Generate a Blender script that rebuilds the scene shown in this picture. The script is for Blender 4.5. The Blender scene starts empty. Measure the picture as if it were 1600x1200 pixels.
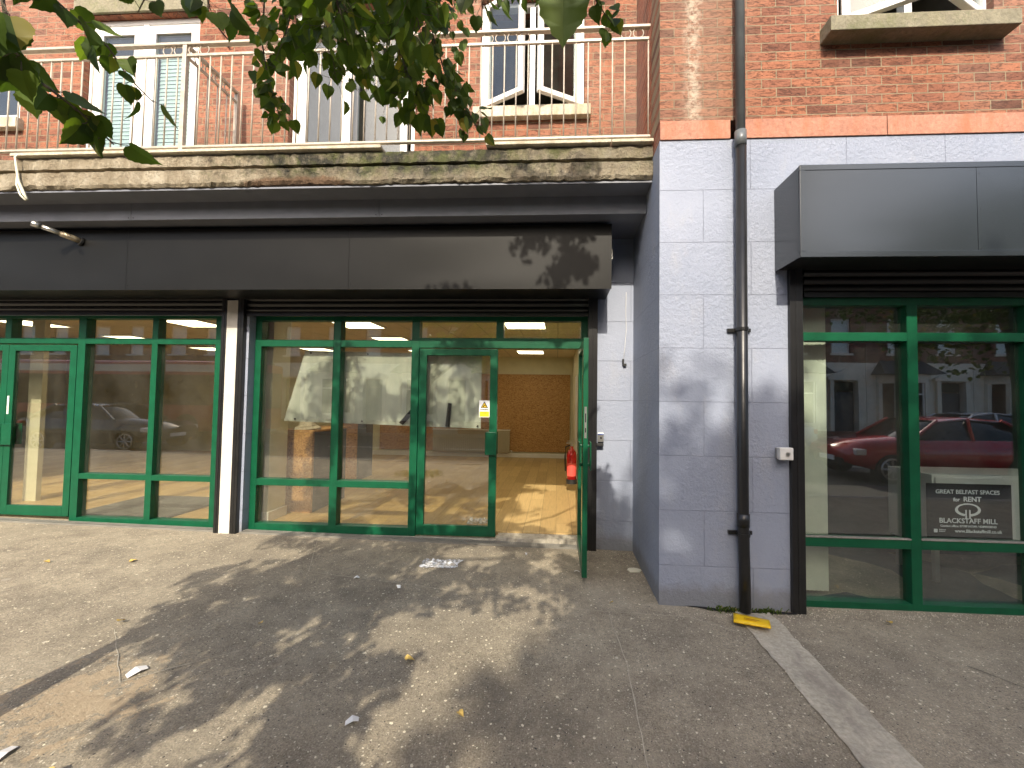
import bpy, bmesh, math, random
from mathutils import Vector, Matrix
from mathutils import noise as mnoise
random.seed(7)
R = math.radians
S = bpy.context.scene
COL = S.collection

# ------------------------------------------------------------------ camera
def cam_axes(yaw, pitch, roll):
    cy, sy, cp, sp = math.cos(yaw), math.sin(yaw), math.cos(pitch), math.sin(pitch)
    fwd = Vector((-sy*cp, cy*cp, sp)); right = Vector((cy, sy, 0)); up = right.cross(fwd)
    cr, sr = math.cos(roll), math.sin(roll)
    return right*cr + up*sr, up*cr - right*sr, fwd
CAM = Vector((0, -4.5, 1.62))
cr_, cu_, cf_ = cam_axes(R(3.3), R(2.14), R(.74))
cd = bpy.data.cameras.new('camera'); co = bpy.data.objects.new('camera', cd); COL.objects.link(co)
co.matrix_world = Matrix(((cr_.x, cu_.x, -cf_.x, CAM.x), (cr_.y, cu_.y, -cf_.y, CAM.y), (cr_.z, cu_.z, -cf_.z, CAM.z), (0, 0, 0, 1)))
cd.sensor_width = 36; cd.lens = 14.4; cd.shift_x = -.02125; cd.clip_start = .02; cd.clip_end = 500
S.camera = co

# ------------------------------------------------------------------ light
SUN_EL = math.atan(.76)
sun_dir = Vector((-.03, -math.cos(SUN_EL), math.sin(SUN_EL))).normalized()      # towards the sun
W = bpy.data.worlds.new('World'); S.world = W; W.use_nodes = True
wn = W.node_tree; bg = wn.nodes['Background']
sky = wn.nodes.new('ShaderNodeTexSky'); sky.sky_type = 'NISHITA'; sky.sun_disc = False
sky.sun_elevation = SUN_EL; sky.sun_rotation = math.atan2(sun_dir.x, sun_dir.y); sky.air_density = 1.0; sky.dust_density = 4.0; sky.ozone_density = .8
wn.links.new(sky.outputs[0], bg.inputs[0]); bg.inputs[1].default_value = .15
sl = bpy.data.lights.new('sun', 'SUN'); so = bpy.data.objects.new('sun', sl); COL.objects.link(so)
sl.energy = 2.5; sl.angle = R(.55); sl.color = (1, .90, .74)
so.rotation_euler = sun_dir.to_track_quat('Z', 'Y').to_euler(); so.location = (0, -30, 25)
S.view_settings.view_transform = 'Standard'; S.view_settings.look = 'None'
S.view_settings.exposure = 1.22; S.view_settings.gamma = 1
S.cycles.use_denoising = True
S.cycles.max_bounces = 10; S.cycles.transparent_max_bounces = 16; S.cycles.diffuse_bounces = 4
S.cycles.glossy_bounces = 4; S.cycles.caustics_reflective = False; S.cycles.caustics_refractive = False
S.cycles.sample_clamp_indirect = 6

# ------------------------------------------------------------------ materials
class NT:
    def __init__(s, name):
        s.m = bpy.data.materials.new(name); s.m.use_nodes = True; s.t = s.m.node_tree
        s.b = s.t.nodes['Principled BSDF']; s.out = s.t.nodes['Material Output']
        s.tc = None
    def n(s, typ, **k):
        nd = s.t.nodes.new('ShaderNode'+typ)
        for a, v in k.items():
            if a.startswith('i_'):
                key = a[2:].replace('_', ' ')
                nd.inputs[int(key) if key.isdigit() else key].default_value = v
            else: setattr(nd, a, v)
        return nd
    def l(s, a, b): s.t.links.new(a, b)
    def coord(s, scale=(1, 1, 1), rot=(0, 0, 0), loc=(0, 0, 0)):
        if not s.tc: s.tc = s.n('TexCoord')
        mp = s.n('Mapping'); s.l(s.tc.outputs['Object'], mp.inputs[0])
        mp.inputs['Scale'].default_value = scale; mp.inputs['Rotation'].default_value = rot; mp.inputs['Location'].default_value = loc
        return mp.outputs[0]
    def noise(s, sc, det=4, rough=.55, vec=None, dist=0):
        nd = s.n('TexNoise', i_Scale=sc, i_Detail=det, i_Roughness=rough, i_Distortion=dist)
        s.l(vec if vec else s.coord(), nd.inputs['Vector']); return nd.outputs['Fac']
    def ramp(s, fac, stops):
        nd = s.n('ValToRGB'); e = nd.color_ramp.elements
        while len(e) < len(stops): e.new(.5)
        for el, (p, c) in zip(e, stops):
            el.position = p; el.color = (*c, 1) if isinstance(c, tuple) else (c, c, c, 1)
        s.l(fac, nd.inputs[0]); return nd.outputs[0]
    def mix(s, fac, a, b, mode='MIX'):
        nd = s.n('MixRGB', blend_type=mode)
        for i, v in enumerate((fac, a, b)):
            if hasattr(v, 'is_output'): s.l(v, nd.inputs[i])
            else: nd.inputs[i].default_value = v if i == 0 else (*v, 1)
        return nd.outputs[0]
    def math(s, op, a, b=0, clamp=False):
        nd = s.n('Math', operation=op, use_clamp=clamp)
        for i, v in enumerate((a, b)):
            if hasattr(v, 'is_output'): s.l(v, nd.inputs[i])
            else: nd.inputs[i].default_value = v
        return nd.outputs[0]
    def col(s, c):
        if hasattr(c, 'is_output'): s.l(c, s.b.inputs['Base Color'])
        else: s.b.inputs['Base Color'].default_value = (*c, 1)
    def rough(s, c):
        if hasattr(c, 'is_output'): s.l(c, s.b.inputs['Roughness'])
        else: s.b.inputs['Roughness'].default_value = c
    def bump(s, h, strength=.3, dist=.01, normal=None):
        nd = s.n('Bump', i_Strength=strength, i_Distance=dist); s.l(h, nd.inputs['Height'])
        if normal: s.l(normal, nd.inputs['Normal'])
        s.l(nd.outputs[0], s.b.inputs['Normal']); return nd.outputs[0]

def simple(name, c, rough=.5, metal=0, var=.12, sc=6, bump=0, bsc=60, spec=.5, coat=0):
    t = NT(name); f = t.noise(sc, 5)
    k = t.ramp(f, [(.3, tuple(x*(1-var) for x in c)), (.7, tuple(min(1, x*(1+var)) for x in c))])
    t.col(k); t.rough(rough); t.b.inputs['Metallic'].default_value = metal
    t.b.inputs['Specular IOR Level'].default_value = spec
    if coat: t.b.inputs['Coat Weight'].default_value = coat
    if bump: t.bump(t.noise(bsc, 4), bump, .004)
    return t.m

def emis(name, c, st):
    t = NT(name); t.col(c); t.b.inputs['Emission Color'].default_value = (*c, 1); t.b.inputs['Emission Strength'].default_value = st
    return t.m

def brick_mat(name, axis, c1, c2, mortar, bw=.225, rh=.076, ms=.009, rustic=True, stain=.5):
    t = NT(name)
    t.tc = t.n('TexCoord'); sp = t.n('SeparateXYZ'); t.l(t.tc.outputs['Object'], sp.inputs[0])
    cb = t.n('CombineXYZ'); t.l(sp.outputs[0 if axis == 'x' else 1], cb.inputs[0]); t.l(sp.outputs[2], cb.inputs[1])
    br = t.n('TexBrick', i_Scale=1, i_Mortar_Size=ms/2, i_Mortar_Smooth=.15, i_Brick_Width=bw+ms, i_Row_Height=rh, i_Bias=0.0)
    br.offset = .5; br.inputs['Color1'].default_value = (0, 0, 0, 1); br.inputs['Color2'].default_value = (1, 1, 1, 1); br.inputs['Mortar'].default_value = (.5, .5, .5, 1)
    wob = t.noise(1.3, 2, vec=cb.outputs[0]); 
    t.l(cb.outputs[0], br.inputs['Vector'])
    bc = t.ramp(br.outputs['Color'], [(0, c1), (.45, tuple((a+b)/2 for a, b in zip(c1, c2))), (.8, c2), (1, tuple(x*.5 for x in c2))])
    n1 = t.noise(2.2, 6, .6); bc = t.mix(t.math('MULTIPLY', t.ramp(n1, [(.4, 0.), (.75, 1.)]), .35), bc, tuple(x*.45 for x in c2))
    n3 = t.noise(60, 4, .6); bc = t.mix(.35, bc, t.ramp(n3, [(.3, .2), (.7, .8)]), 'OVERLAY')
    sv = t.coord(scale=(16, 16, 75)) ; cr = t.noise(1, 5, .65, vec=sv, dist=1.2)
    crease = t.ramp(cr, [(.53, 0.), (.60, 1.)])
    if rustic: bc = t.mix(t.math('MULTIPLY', crease, .8), bc, tuple(x*.3 for x in c2))
    mc = t.mix(t.noise(30, 3), tuple(x*.75 for x in mortar), mortar)
    c = t.mix(br.outputs['Fac'], bc, mc)
    if stain:       # pale efflorescence and grey weathering
        ns = t.noise(.9, 5, .6, vec=t.coord(scale=(1, 1, .35), loc=(3, 1, 2)))
        c = t.mix(t.math('MULTIPLY', t.ramp(ns, [(.48, 0.), (.7, 1.)]), stain), c, (.33, .25, .2))
    if axis == 'x':     # lime run-off down one strip of wall
        dx = t.math('ABSOLUTE', t.math('SUBTRACT', t.math('ADD', sp.outputs[0], t.math('MULTIPLY', t.noise(4, 4, .7), .12)), 1.15))
        lm = t.math('MULTIPLY', t.ramp(dx, [(.02, 1.), (.09, 0.)]), t.ramp(t.noise(14, 5, .75), [(.42, 0.), (.58, 1.)]))
        c = t.mix(t.math('MULTIPLY', lm, .85), c, (.62, .54, .42))
        c = t.mix(t.math('MULTIPLY', t.ramp(t.math('ABSOLUTE', t.math('SUBTRACT', sp.outputs[0], 1.2)), [(.1, 1.), (.5, 0.)]), .4), c, (.20, .13, .085))
    t.col(c); t.rough(.88)
    h = t.math('SUBTRACT', t.math('MULTIPLY', n3, .25), t.math('ADD', br.outputs['Fac'], t.math('MULTIPLY', crease, .5 if rustic else 0)))
    t.bump(h, .8, .006)
    return t.m

def block_mat(name, axis, off=0.0):
    t = NT(name); t.tc = t.n('TexCoord'); sp = t.n('SeparateXYZ'); t.l(t.tc.outputs['Object'], sp.inputs[0])
    cb = t.n('CombineXYZ'); t.l(t.math('ADD', sp.outputs[0 if axis == 'x' else 1], off), cb.inputs[0]); t.l(t.math('ADD', sp.outputs[2], .11), cb.inputs[1])
    br = t.n('TexBrick', i_Scale=1, i_Mortar_Size=.0028, i_Mortar_Smooth=.4, i_Brick_Width=.75, i_Row_Height=.4315, i_Bias=0.0)
    br.offset = .5; t.l(cb.outputs[0], br.inputs['Vector'])
    big = t.noise(1.1, 5, .6)
    base = t.ramp(big, [(.3, (.255, .29, .375)), (.7, (.30, .332, .415))])
    sc2 = t.noise(3.5, 6, .7, vec=t.coord(scale=(1, 1, .4)))
    base = t.mix(t.math('MULTIPLY', t.ramp(sc2, [(.55, 0.), (.75, 1.)]), .4), base, (.38, .375, .38))
    # splash dirt along the foot of the wall
    ft = t.math('ADD', sp.outputs[2], t.math('MULTIPLY', t.noise(7, 5, .7), -.22))
    base = t.mix(t.ramp(ft, [(0., .6), (.09, 0.)]), base, (.17, .165, .15))
    c = t.mix(t.math('MULTIPLY', br.outputs['Fac'], .42), base, (.15, .16, .21)); t.col(c); t.rough(.62)
    rp = t.noise(26, 6, .72); msk = t.ramp(t.noise(.8, 2, vec=t.coord(loc=(7, 2, 1))), [(.38, .25), (.62, 1.)])
    h = t.math('SUBTRACT', t.math('MULTIPLY', t.math('MULTIPLY', rp, msk), 1.2), t.math('MULTIPLY', br.outputs['Fac'], 1.0))
    t.bump(h, .85, .016)
    return t.m

def pavement_mat(name):
    t = NT(name); v = t.coord()
    big = t.noise(.55, 6, .6); mid = t.noise(4, 6, .65); fine = t.noise(120, 3, .7)
    c = t.ramp(big, [(.3, (.225, .192, .138)), (.55, (.295, .254, .184)), (.75, (.355, .308, .222))])
    c = t.mix(t.math('MULTIPLY', t.ramp(mid, [(.42, 0.), (.68, 1.)]), .5), c, (.115, .096, .074))
    c = t.mix(.75, c, t.ramp(fine, [(.3, .2), (.7, .8)]), 'OVERLAY')
    med = t.noise(32, 4, .7); c = t.mix(.55, c, t.ramp(med, [(.35, .3), (.65, .7)]), 'OVERLAY')
    wear = t.noise(1.6, 7, .72, vec=t.coord(loc=(5, 2, 0))); c = t.mix(t.math('MULTIPLY', t.ramp(wear, [(.50, 0.), (.66, 1.)]), .45), c, (.33, .29, .215))
    oil = t.noise(1.0, 6, .7, vec=t.coord(loc=(1, 8, 0))); c = t.mix(t.math('MULTIPLY', t.ramp(oil, [(.52, 0.), (.64, 1.)]), .4), c, (.10, .086, .066))
    grit = t.n('TexVoronoi', i_Scale=95., i_Randomness=1.); t.l(v, grit.inputs['Vector'])
    gs = t.n('SeparateColor'); t.l(grit.outputs['Color'], gs.inputs[0])
    gm = t.math('MULTIPLY', t.ramp(grit.outputs['Distance'], [(.3, 1.), (.5, 0.)]), t.ramp(gs.outputs[0], [(.7, 0.), (.78, 1.)]))
    c = t.mix(t.math('MULTIPLY', gm, .35), c, (.36, .31, .25))
    def specks(scale, keep, size, colour, dist=.6):
        nz = t.n('TexNoise', i_Scale=40., i_Detail=2.); t.l(v, nz.inputs['Vector'])
        mx = t.n('MixRGB', i_Fac=.02); t.l(v, mx.inputs[1]); t.l(nz.outputs['Color'], mx.inputs[2])
        vo = t.n('TexVoronoi', i_Scale=scale, i_Randomness=1.); t.l(mx.outputs[0], vo.inputs['Vector'])
        se = t.n('SeparateColor'); t.l(vo.outputs['Color'], se.inputs[0])
        sel = t.ramp(se.outputs[0], [(keep, 0.), (keep+.01, 1.)])
        sz = t.math('MULTIPLY', se.outputs[1], size)
        m = t.math('MULTIPLY', t.math('LESS_THAN', vo.outputs['Distance'], sz), sel)
        return m, colour
    for a in ((24., .42, .20, (.66, .60, .45)), (48., .5, .27, (.56, .51, .39)), (80., .55, .3, (.46, .42, .33)), (60., .72, .28, (.05, .045, .04)), (10., .8, .12, (.5, .45, .35)), (3.2, .8, .12, (.31, .28, .22))):
        m, cc = specks(*a); c = t.mix(m, c, cc)
    # pale trodden dirt by the wall line on the right
    sp = t.n('SeparateXYZ'); t.l(v, sp.inputs[0])
    dw = t.math('ADD', sp.outputs[1], t.math('MULTIPLY', t.noise(2.4, 5, .65), .7))
    dirt = t.math('MULTIPLY', t.ramp(dw, [(.0, 0.), (.35, 1.)]), .0)
    # buff spalled patch
    ps = t.n('VectorMath', operation='DISTANCE'); t.l(v, ps.inputs[0]); ps.inputs[1].default_value = (-2.42, -2.5, .05)
    pm = t.math('LESS_THAN', t.math('ADD', ps.outputs['Value'], t.math('MULTIPLY', t.noise(7, 6, .8), 2.2)), 1.33)
    c = t.mix(t.math('MULTIPLY', pm, .6), c, t.mix(t.noise(30, 3), (.30, .22, .13), (.50, .39, .25)))
    t.col(c); t.rough(t.ramp(mid, [(.3, .75), (.7, .95)]))
    t.bump(t.math('ADD', t.math('MULTIPLY', fine, .5), t.math('MULTIPLY', med, .9)), .8, .008)
    return t.m

def concrete_mat(name, c, stain=(.12, .1, .06), moss=0., sc=3):
    t = NT(name); n1 = t.noise(sc, 7, .7); n2 = t.noise(40, 5, .7)
    k = t.ramp(n1, [(.3, tuple(x*.7 for x in c)), (.7, c)])
    k = t.mix(.5, k, t.ramp(n2, [(.3, .25), (.7, .75)]), 'OVERLAY')
    s = t.noise(2.2, 6, .7, vec=t.coord(scale=(2.5, 1, .5), loc=(4, 4, 4)))
    k = t.mix(t.math('MULTIPLY', t.ramp(s, [(.5, 0.), (.68, 1.)]), .75), k, stain)
    if moss:
        m = t.noise(1.1, 6, .75, vec=t.coord(loc=(9, 3, 1)))
        k = t.mix(t.math('MULTIPLY', t.ramp(m, [(.5, 0.), (.6, 1.)]), moss), k, (.09, .11, .03))
    t.col(k); t.rough(.92); t.bump(t.math('ADD', n2, n1), .7, .012)
    return t.m

def slab_mat():
    t = NT('stained_balcony_concrete'); v = t.coord(); sp = t.n('SeparateXYZ'); t.l(v, sp.inputs[0])
    n1 = t.noise(5, 8, .7); n2 = t.noise(45, 5, .7)
    k = t.ramp(n1, [(.3, (.24, .19, .12)), (.55, (.42, .36, .26)), (.75, (.56, .51, .40))])
    s = t.noise(1, 6, .7, vec=t.coord(scale=(7, 1, 1.2)))
    k = t.mix(t.math('MULTIPLY', t.ramp(s, [(.5, 0.), (.66, 1.)]), .7), k, (.2, .16, .1))
    # black-green mould over the right two thirds
    xx = t.math('ADD', sp.outputs[0], t.math('MULTIPLY', t.math('SUBTRACT', t.noise(3, 6, .75), .5), 5.5))
    mk = t.ramp(t.math('MULTIPLY', t.math('ADD', xx, 6.), .12), [(.33, 0.), (.42, 1.), (.66, .95), (.78, .35)])
    zz = t.math('MULTIPLY', t.math('SUBTRACT', sp.outputs[2], 3.58), 3.2)
    mk = t.math('MULTIPLY', mk, t.ramp(t.math('ADD', zz, t.math('MULTIPLY', t.math('SUBTRACT', n1, .5), 1.2)), [(.0, .25), (.4, 1.)]))
    k = t.mix(t.math('MULTIPLY', mk, t.ramp(t.noise(7, 6, .75), [(.34, .5), (.5, 1.)])), k, t.mix(t.ramp(t.noise(9, 4), [(.42, 0.), (.62, 1.)]), (.035, .034, .024), (.10, .11, .035)))
    # brown broken-out patch on the lower edge
    ps = t.n('VectorMath', operation='MULTIPLY'); ps.inputs[1].default_value = (.28, 1, 1.9); t.l(v, ps.inputs[0])
    pd = t.n('VectorMath', operation='DISTANCE'); t.l(ps.outputs[0], pd.inputs[0]); pd.inputs[1].default_value = (-2.45*.28, -.92, 3.58*1.9)
    k = t.mix(t.ramp(t.math('ADD', pd.outputs['Value'], t.math('MULTIPLY', n1, .16)), [(.2, 1.), (.24, 0.)]), k, t.mix(n2, (.06, .035, .02), (.30, .19, .11)))
    pit = t.noise(16, 7, .8, vec=t.coord(loc=(2, 2, 6))); k = t.mix(t.math('MULTIPLY', t.ramp(pit, [(.55, 0.), (.62, 1.)]), .55), k, (.15, .12, .08))
    t.col(k); t.rough(.95); t.bump(t.math('ADD', t.math('ADD', n2, n1), pit), 1., .03)
    return t.m

def osb_mat():
    t = NT('osb_board'); v = t.coord(scale=(1, 1, 1)); nz = t.n('TexNoise', i_Scale=5., i_Detail=2.); t.l(v, nz.inputs['Vector'])
    mx = t.n('MixRGB', i_Fac=.09); t.l(v, mx.inputs[1]); t.l(nz.outputs['Color'], mx.inputs[2])
    outs = []
    for rot, sc in (((.3, .9, .2), (14, 60, 60)), ((1.2, 2.2, .7), (60, 14, 60)), ((.5, .1, 1.1), (50, 50, 14))):
        mp = t.n('Mapping'); t.l(mx.outputs[0], mp.inputs[0]); mp.inputs['Rotation'].default_value = rot; mp.inputs['Scale'].default_value = sc
        vo = t.n('TexVoronoi', i_Scale=1.5); t.l(mp.outputs[0], vo.inputs['Vector']); se = t.n('SeparateColor'); t.l(vo.outputs['Color'], se.inputs[0]); outs.append(se)
    sel = t.ramp(outs[2].outputs[1], [(.48, 0.), (.52, 1.)])
    f = t.mix(sel, outs[0].outputs[0], outs[1].outputs[0])
    k = t.ramp(f, [(.0, (.20, .095, .03)), (.2, (.33, .17, .055)), (.6, (.43, .24, .085)), (1, (.54, .33, .14))])
    t.col(k); t.rough(.6); t.bump(f, .25, .003)
    return t.m

def plank_mat():
    t = NT('laminate_floor'); t.tc = t.n('TexCoord'); sp = t.n('SeparateXYZ'); t.l(t.tc.outputs['Object'], sp.inputs[0])
    cb = t.n('CombineXYZ'); t.l(sp.outputs[1], cb.inputs[0]); t.l(sp.outputs[0], cb.inputs[1])
    br = t.n('TexBrick', i_Scale=1, i_Mortar_Size=.0016, i_Brick_Width=1.2, i_Row_Height=.19, i_Bias=0.0); t.l(cb.outputs[0], br.inputs['Vector'])
    br.inputs['Color1'].default_value = (.42, .285, .12, 1); br.inputs['Color2'].default_value = (.56, .40, .18, 1); br.inputs['Mortar'].default_value = (.12, .07, .03, 1)
    g = t.noise(1, 6, .6, vec=t.coord(scale=(60, 4, 60)), dist=.6)
    t.col(t.mix(.4, br.outputs['Color'], t.ramp(g, [(.3, .3), (.7, .7)]), 'OVERLAY')); t.rough(.42)
    t.bump(t.math('MULTIPLY', br.outputs['Fac'], -1.), .3, .003)
    return t.m

def tile_mat():
    t = NT('ceiling_tile'); t.tc = t.n('TexCoord')
    br = t.n('TexBrick', i_Scale=1, i_Mortar_Size=.011, i_Brick_Width=.6, i_Row_Height=.6); br.offset = 0; t.l(t.tc.outputs['Object'], br.inputs['Vector'])
    br.inputs['Color1'].default_value = (.72, .66, .52, 1); br.inputs['Color2'].default_value = (.68, .62, .49, 1); br.inputs['Mortar'].default_value = (.5, .47, .4, 1)
    t.col(br.outputs['Color']); t.rough(.9); return t.m

def glass_mat(name, tint, f0=.055, extra=0.):
    t = NT(name); t.t.nodes.remove(t.b)
    g = t.n('NewGeometry'); d = t.n('VectorMath', operation='DOT_PRODUCT'); t.l(g.outputs['Incoming'], d.inputs[0]); t.l(g.outputs['Normal'], d.inputs[1])
    c = t.math('SUBTRACT', 1., t.math('ABSOLUTE', d.outputs['Value'])); p5 = t.math('POWER', c, 5.)
    fr = t.math('ADD', t.math('MULTIPLY', p5, 1-f0), f0, clamp=True)
    tr = t.n('BsdfTransparent'); tr.inputs[0].default_value = (*tint, 1)
    gl = t.n('BsdfGlossy', i_Roughness=0.); gl.inputs[0].default_value = (1, 1, 1, 1)
    w = t.noise(1.3, 1); bp = t.n('Bump', i_Strength=.05, i_Distance=.01); t.l(w, bp.inputs['Height']); t.l(bp.outputs[0], gl.inputs['Normal'])
    mx = t.n('MixShader'); t.l(fr, mx.inputs[0]); t.l(tr.outputs[0], mx.inputs[1]); t.l(gl.outputs[0], mx.inputs[2])
    # a thin film of dust
    df = t.n('BsdfDiffuse'); df.inputs[0].default_value = (.6, .58, .52, 1)
    m2 = t.n('MixShader'); t.l(t.math('MULTIPLY', t.ramp(t.noise(2.5, 6, .7, vec=t.coord(scale=(1, 1, .5))), [(.35, 0.), (.8, 1.)]), .035+extra), m2.inputs[0])
    t.l(mx.outputs[0], m2.inputs[1]); t.l(df.outputs[0], m2.inputs[2]); t.l(m2.outputs[0], t.out.inputs[0])
    return t.m

def leaf_mat(name, c, c2, trans=.35):
    t = NT(name); t.tc = t.n('TexCoord')
    n = t.noise(5, 3); inf = t.n('NewGeometry'); 
    k = t.ramp(inf.outputs['Random Per Island'], [(0, tuple(x*.6 for x in c)), (.5, c), (.93, c2), (.97, (.28, .24, .05))])
    k = t.mix(.5, k, t.ramp(n, [(.3, .3), (.7, .7)]), 'OVERLAY')
    t.col(k); t.rough(.5); t.b.inputs['Specular IOR Level'].default_value = .25
    ts = t.n('BsdfTranslucent'); hs = t.n('HueSaturation', i_Saturation=1.15, i_Value=1.7); t.l(k, hs.inputs['Color']); t.l(hs.outputs[0], ts.inputs[0])
    mx = t.n('MixShader', i_Fac=trans); t.l(t.b.outputs[0], mx.inputs[1]); t.l(ts.outputs[0], mx.inputs[2]); t.l(mx.outputs[0], t.out.inputs[0])
    return t.m

M = {}
M['brick'] = brick_mat('rustic_brick_front', 'x', (.335, .128, .066), (.225, .084, .048), (.29, .225, .14), stain=.35)
M['brick_y'] = brick_mat('rustic_brick_side', 'y', (.50, .17, .09), (.36, .10, .05), (.42, .34, .22), stain=.6)
M['terrace_brick'] = brick_mat('terrace_brick', 'x', (.24, .09, .055), (.17, .06, .04), (.25, .2, .16), rustic=False)
M['block'] = block_mat('painted_block_front', 'x', .33); M['block_y'] = block_mat('painted_block_side', 'y')
M['pave'] = pavement_mat('speckled_pavement')
M['slab'] = slab_mat()
M['sill'] = concrete_mat('weathered_sill', (.26, .235, .165), (.22, .2, .12), .5, 6)
M['sill_pale'] = concrete_mat('pale_sill', (.60, .54, .42), (.3, .26, .16), 0, 6)
M['strip'] = concrete_mat('cement_strip', (.50, .455, .36), (.24, .21, .17), .0, 3)
M['terracotta'] = concrete_mat('terracotta_band', (.50, .235, .16), (.38, .14, .07), 0, 2)
M['green'] = simple('green_paint', (.004, .078, .034), .36, var=.15, sc=9, bump=.15, bsc=40, spec=.35)
M['black'] = simple('black_powder_coat', (.012, .012, .012), .32, var=.3, bump=.08, bsc=30)
M['canopy'] = simple('satin_black_sheet', (.0065, .0063, .0055), .42, var=.15, sc=3, bump=.06, bsc=4, spec=.2)
M['canopy_grey'] = simple('satin_charcoal_sheet', (.020, .025, .029), .24, var=.1, sc=2, bump=.05, bsc=4, spec=1.0)
M['board'] = simple('grey_painted_board', (.16, .17, .2), .55, var=.08)
M['upvc'] = simple('white_upvc', (.72, .71, .69), .35, var=.05)
M['white'] = simple('cream_plaster', (.62, .60, .44), .8, var=.05)
M['whitepaint'] = simple('white_pillar_paint', (.56, .53, .48), .6, var=.16, sc=5)
M['rail'] = simple('beige_rail_paint', (.42, .37, .30), .45, var=.2, sc=20)
M['osb'] = osb_mat(); M['plank'] = plank_mat(); M['tile'] = tile_mat()
M['panel'] = emis('light_panel', (1, .90, .62), 2.9)
M['glass'] = glass_mat('shop_glass', (.93, .93, .88), .135)
M['glass_dark'] = glass_mat('tinted_glass', (.90, .94, .92), .14)
M['glass_up'] = glass_mat('window_glass', (.8, .85, .84), .06)
M['carpet'] = simple('dark_carpet', (.035, .05, .055), .95, bump=.4, bsc=200)
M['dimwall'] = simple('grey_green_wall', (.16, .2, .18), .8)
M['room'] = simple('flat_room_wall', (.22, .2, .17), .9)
M['blind'] = simple('vertical_blind_fabric', (.74, .74, .62), .8, var=.05)
M['venetian'] = simple('pale_venetian', (.62, .70, .68), .6, var=.04)
M['banner'] = None
M['pipe_grey'] = simple('grey_pipe_plastic', (.11, .12, .125), .35, var=.15, sc=8)
M['steel'] = simple('brushed_steel', (.55, .54, .5), .3, .9)
M['red'] = simple('extinguisher_red', (.5, .008, .012), .25, coat=.6)
M['plastic_white'] = simple('white_plastic', (.7, .69, .66), .45, var=.05)
M['yellow'] = simple('yellow_print', (.85, .6, .01), .5, var=.03)
M['yellow2'] = simple('yellow_envelope', (.8, .5, .004), .5, var=.06)
M['paper'] = simple('white_paper', (.75, .74, .72), .7, var=.05)
M['ink'] = simple('black_ink', (.012, .012, .012), .6)
M['signblack'] = simple('sign_black', (.008, .010, .009), .6, spec=.2)
M['signwhite'] = simple('sign_white', (.92, .93, .92), .5, var=.02)
M['bark'] = concrete_mat('bark', (.13, .1, .075), (.05, .04, .03), .4, 12)
M['leaf'] = leaf_mat('lime_leaf', (.075, .125, .022), (.14, .20, .035), .45)
M['leaf2'] = leaf_mat('lime_leaf_pale', (.075, .125, .025), (.14, .19, .05), .35)
M['dryleaf'] = simple('dry_leaf', (.55, .38, .1), .7, var=.3, sc=30)
M['asphalt'] = simple('road_asphalt', (.10, .092, .08), .9, var=.3, sc=60, bump=.4, bsc=90)
M['kerb'] = concrete_mat('kerb_stone', (.3, .28, .25), (.15, .14, .12), 0, 4)
M['roadpaint'] = simple('road_paint', (.55, .53, .46), .8, var=.2, sc=9)
M['slate'] = simple('roof_slate', (.04, .042, .05), .7, var=.2, sc=8)
M['render'] = simple('cream_render', (.72, .68, .58), .85, var=.08)
M['tyre'] = simple('tyre_rubber', (.02, .02, .02), .85)
M['rim'] = simple('alloy_rim', (.5, .5, .5), .3, .8)
M['carglass'] = simple('car_window', (.015, .02, .02), .05, var=.1)
M['carred'] = simple('car_paint_red', (.5, .018, .028), .25, coat=1, var=.03)
M['carwhite'] = simple('car_paint_white', (.7, .7, .7), .25, coat=1, var=.03)
M['cardark'] = simple('car_paint_black', (.03, .035, .04), .22, coat=1, var=.03)
M['busred'] = simple('bus_paint_red', (.42, .035, .04), .35, coat=.6, var=.04)
M['lampglass'] = simple('head_lamp', (.8, .8, .78), .1)
M['rad'] = simple('radiator_enamel', (.42, .38, .28), .4, var=.04)
M['darkgrey'] = simple('dark_grey_mat', (.10, .105, .1), .9, bump=.3, bsc=100)
M['grate'] = simple('galvanised_grate', (.26, .25, .22), .5, .4)
M['oldlamp'] = simple('weathered_brass', (.3, .25, .17), .4, .6, var=.3, sc=40)
M['doorpaint'] = simple('dark_door_paint', (.03, .035, .05), .4)
M['skin_pink'] = simple('pale_chip_paint', (.66, .64, .5), .8)
# banner: thin translucent vinyl
t = NT('banner_vinyl'); t.col(t.ramp(t.noise(3, 5, .6, vec=t.coord(scale=(3, 1, .5))), [(.35, (.52, .58, .53)), (.65, (.70, .75, .70))])); t.rough(.5)
ts = t.n('BsdfTranslucent'); ts.inputs[0].default_value = (.6, .66, .6, 1); mx = t.n('MixShader', i_Fac=.25)
t.l(t.b.outputs[0], mx.inputs[1]); t.l(ts.outputs[0], mx.inputs[2]); t.l(mx.outputs[0], t.out.inputs[0]); M['banner'] = t.m
# thin clear plastic film
t = NT('clear_film'); t.col((.8, .82, .85)); t.rough(.15); tr = t.n('BsdfTransparent'); mx = t.n('MixShader'); 
t.l(t.ramp(t.noise(22, 3, .6), [(.4, .15), (.62, .85)]), mx.inputs[0]); t.l(tr.outputs[0], mx.inputs[1]); t.l(t.b.outputs[0], mx.inputs[2]); t.l(mx.outputs[0], t.out.inputs[0]); t.bump(t.noise(30, 3), 1., .02); M['film'] = t.m

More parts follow.
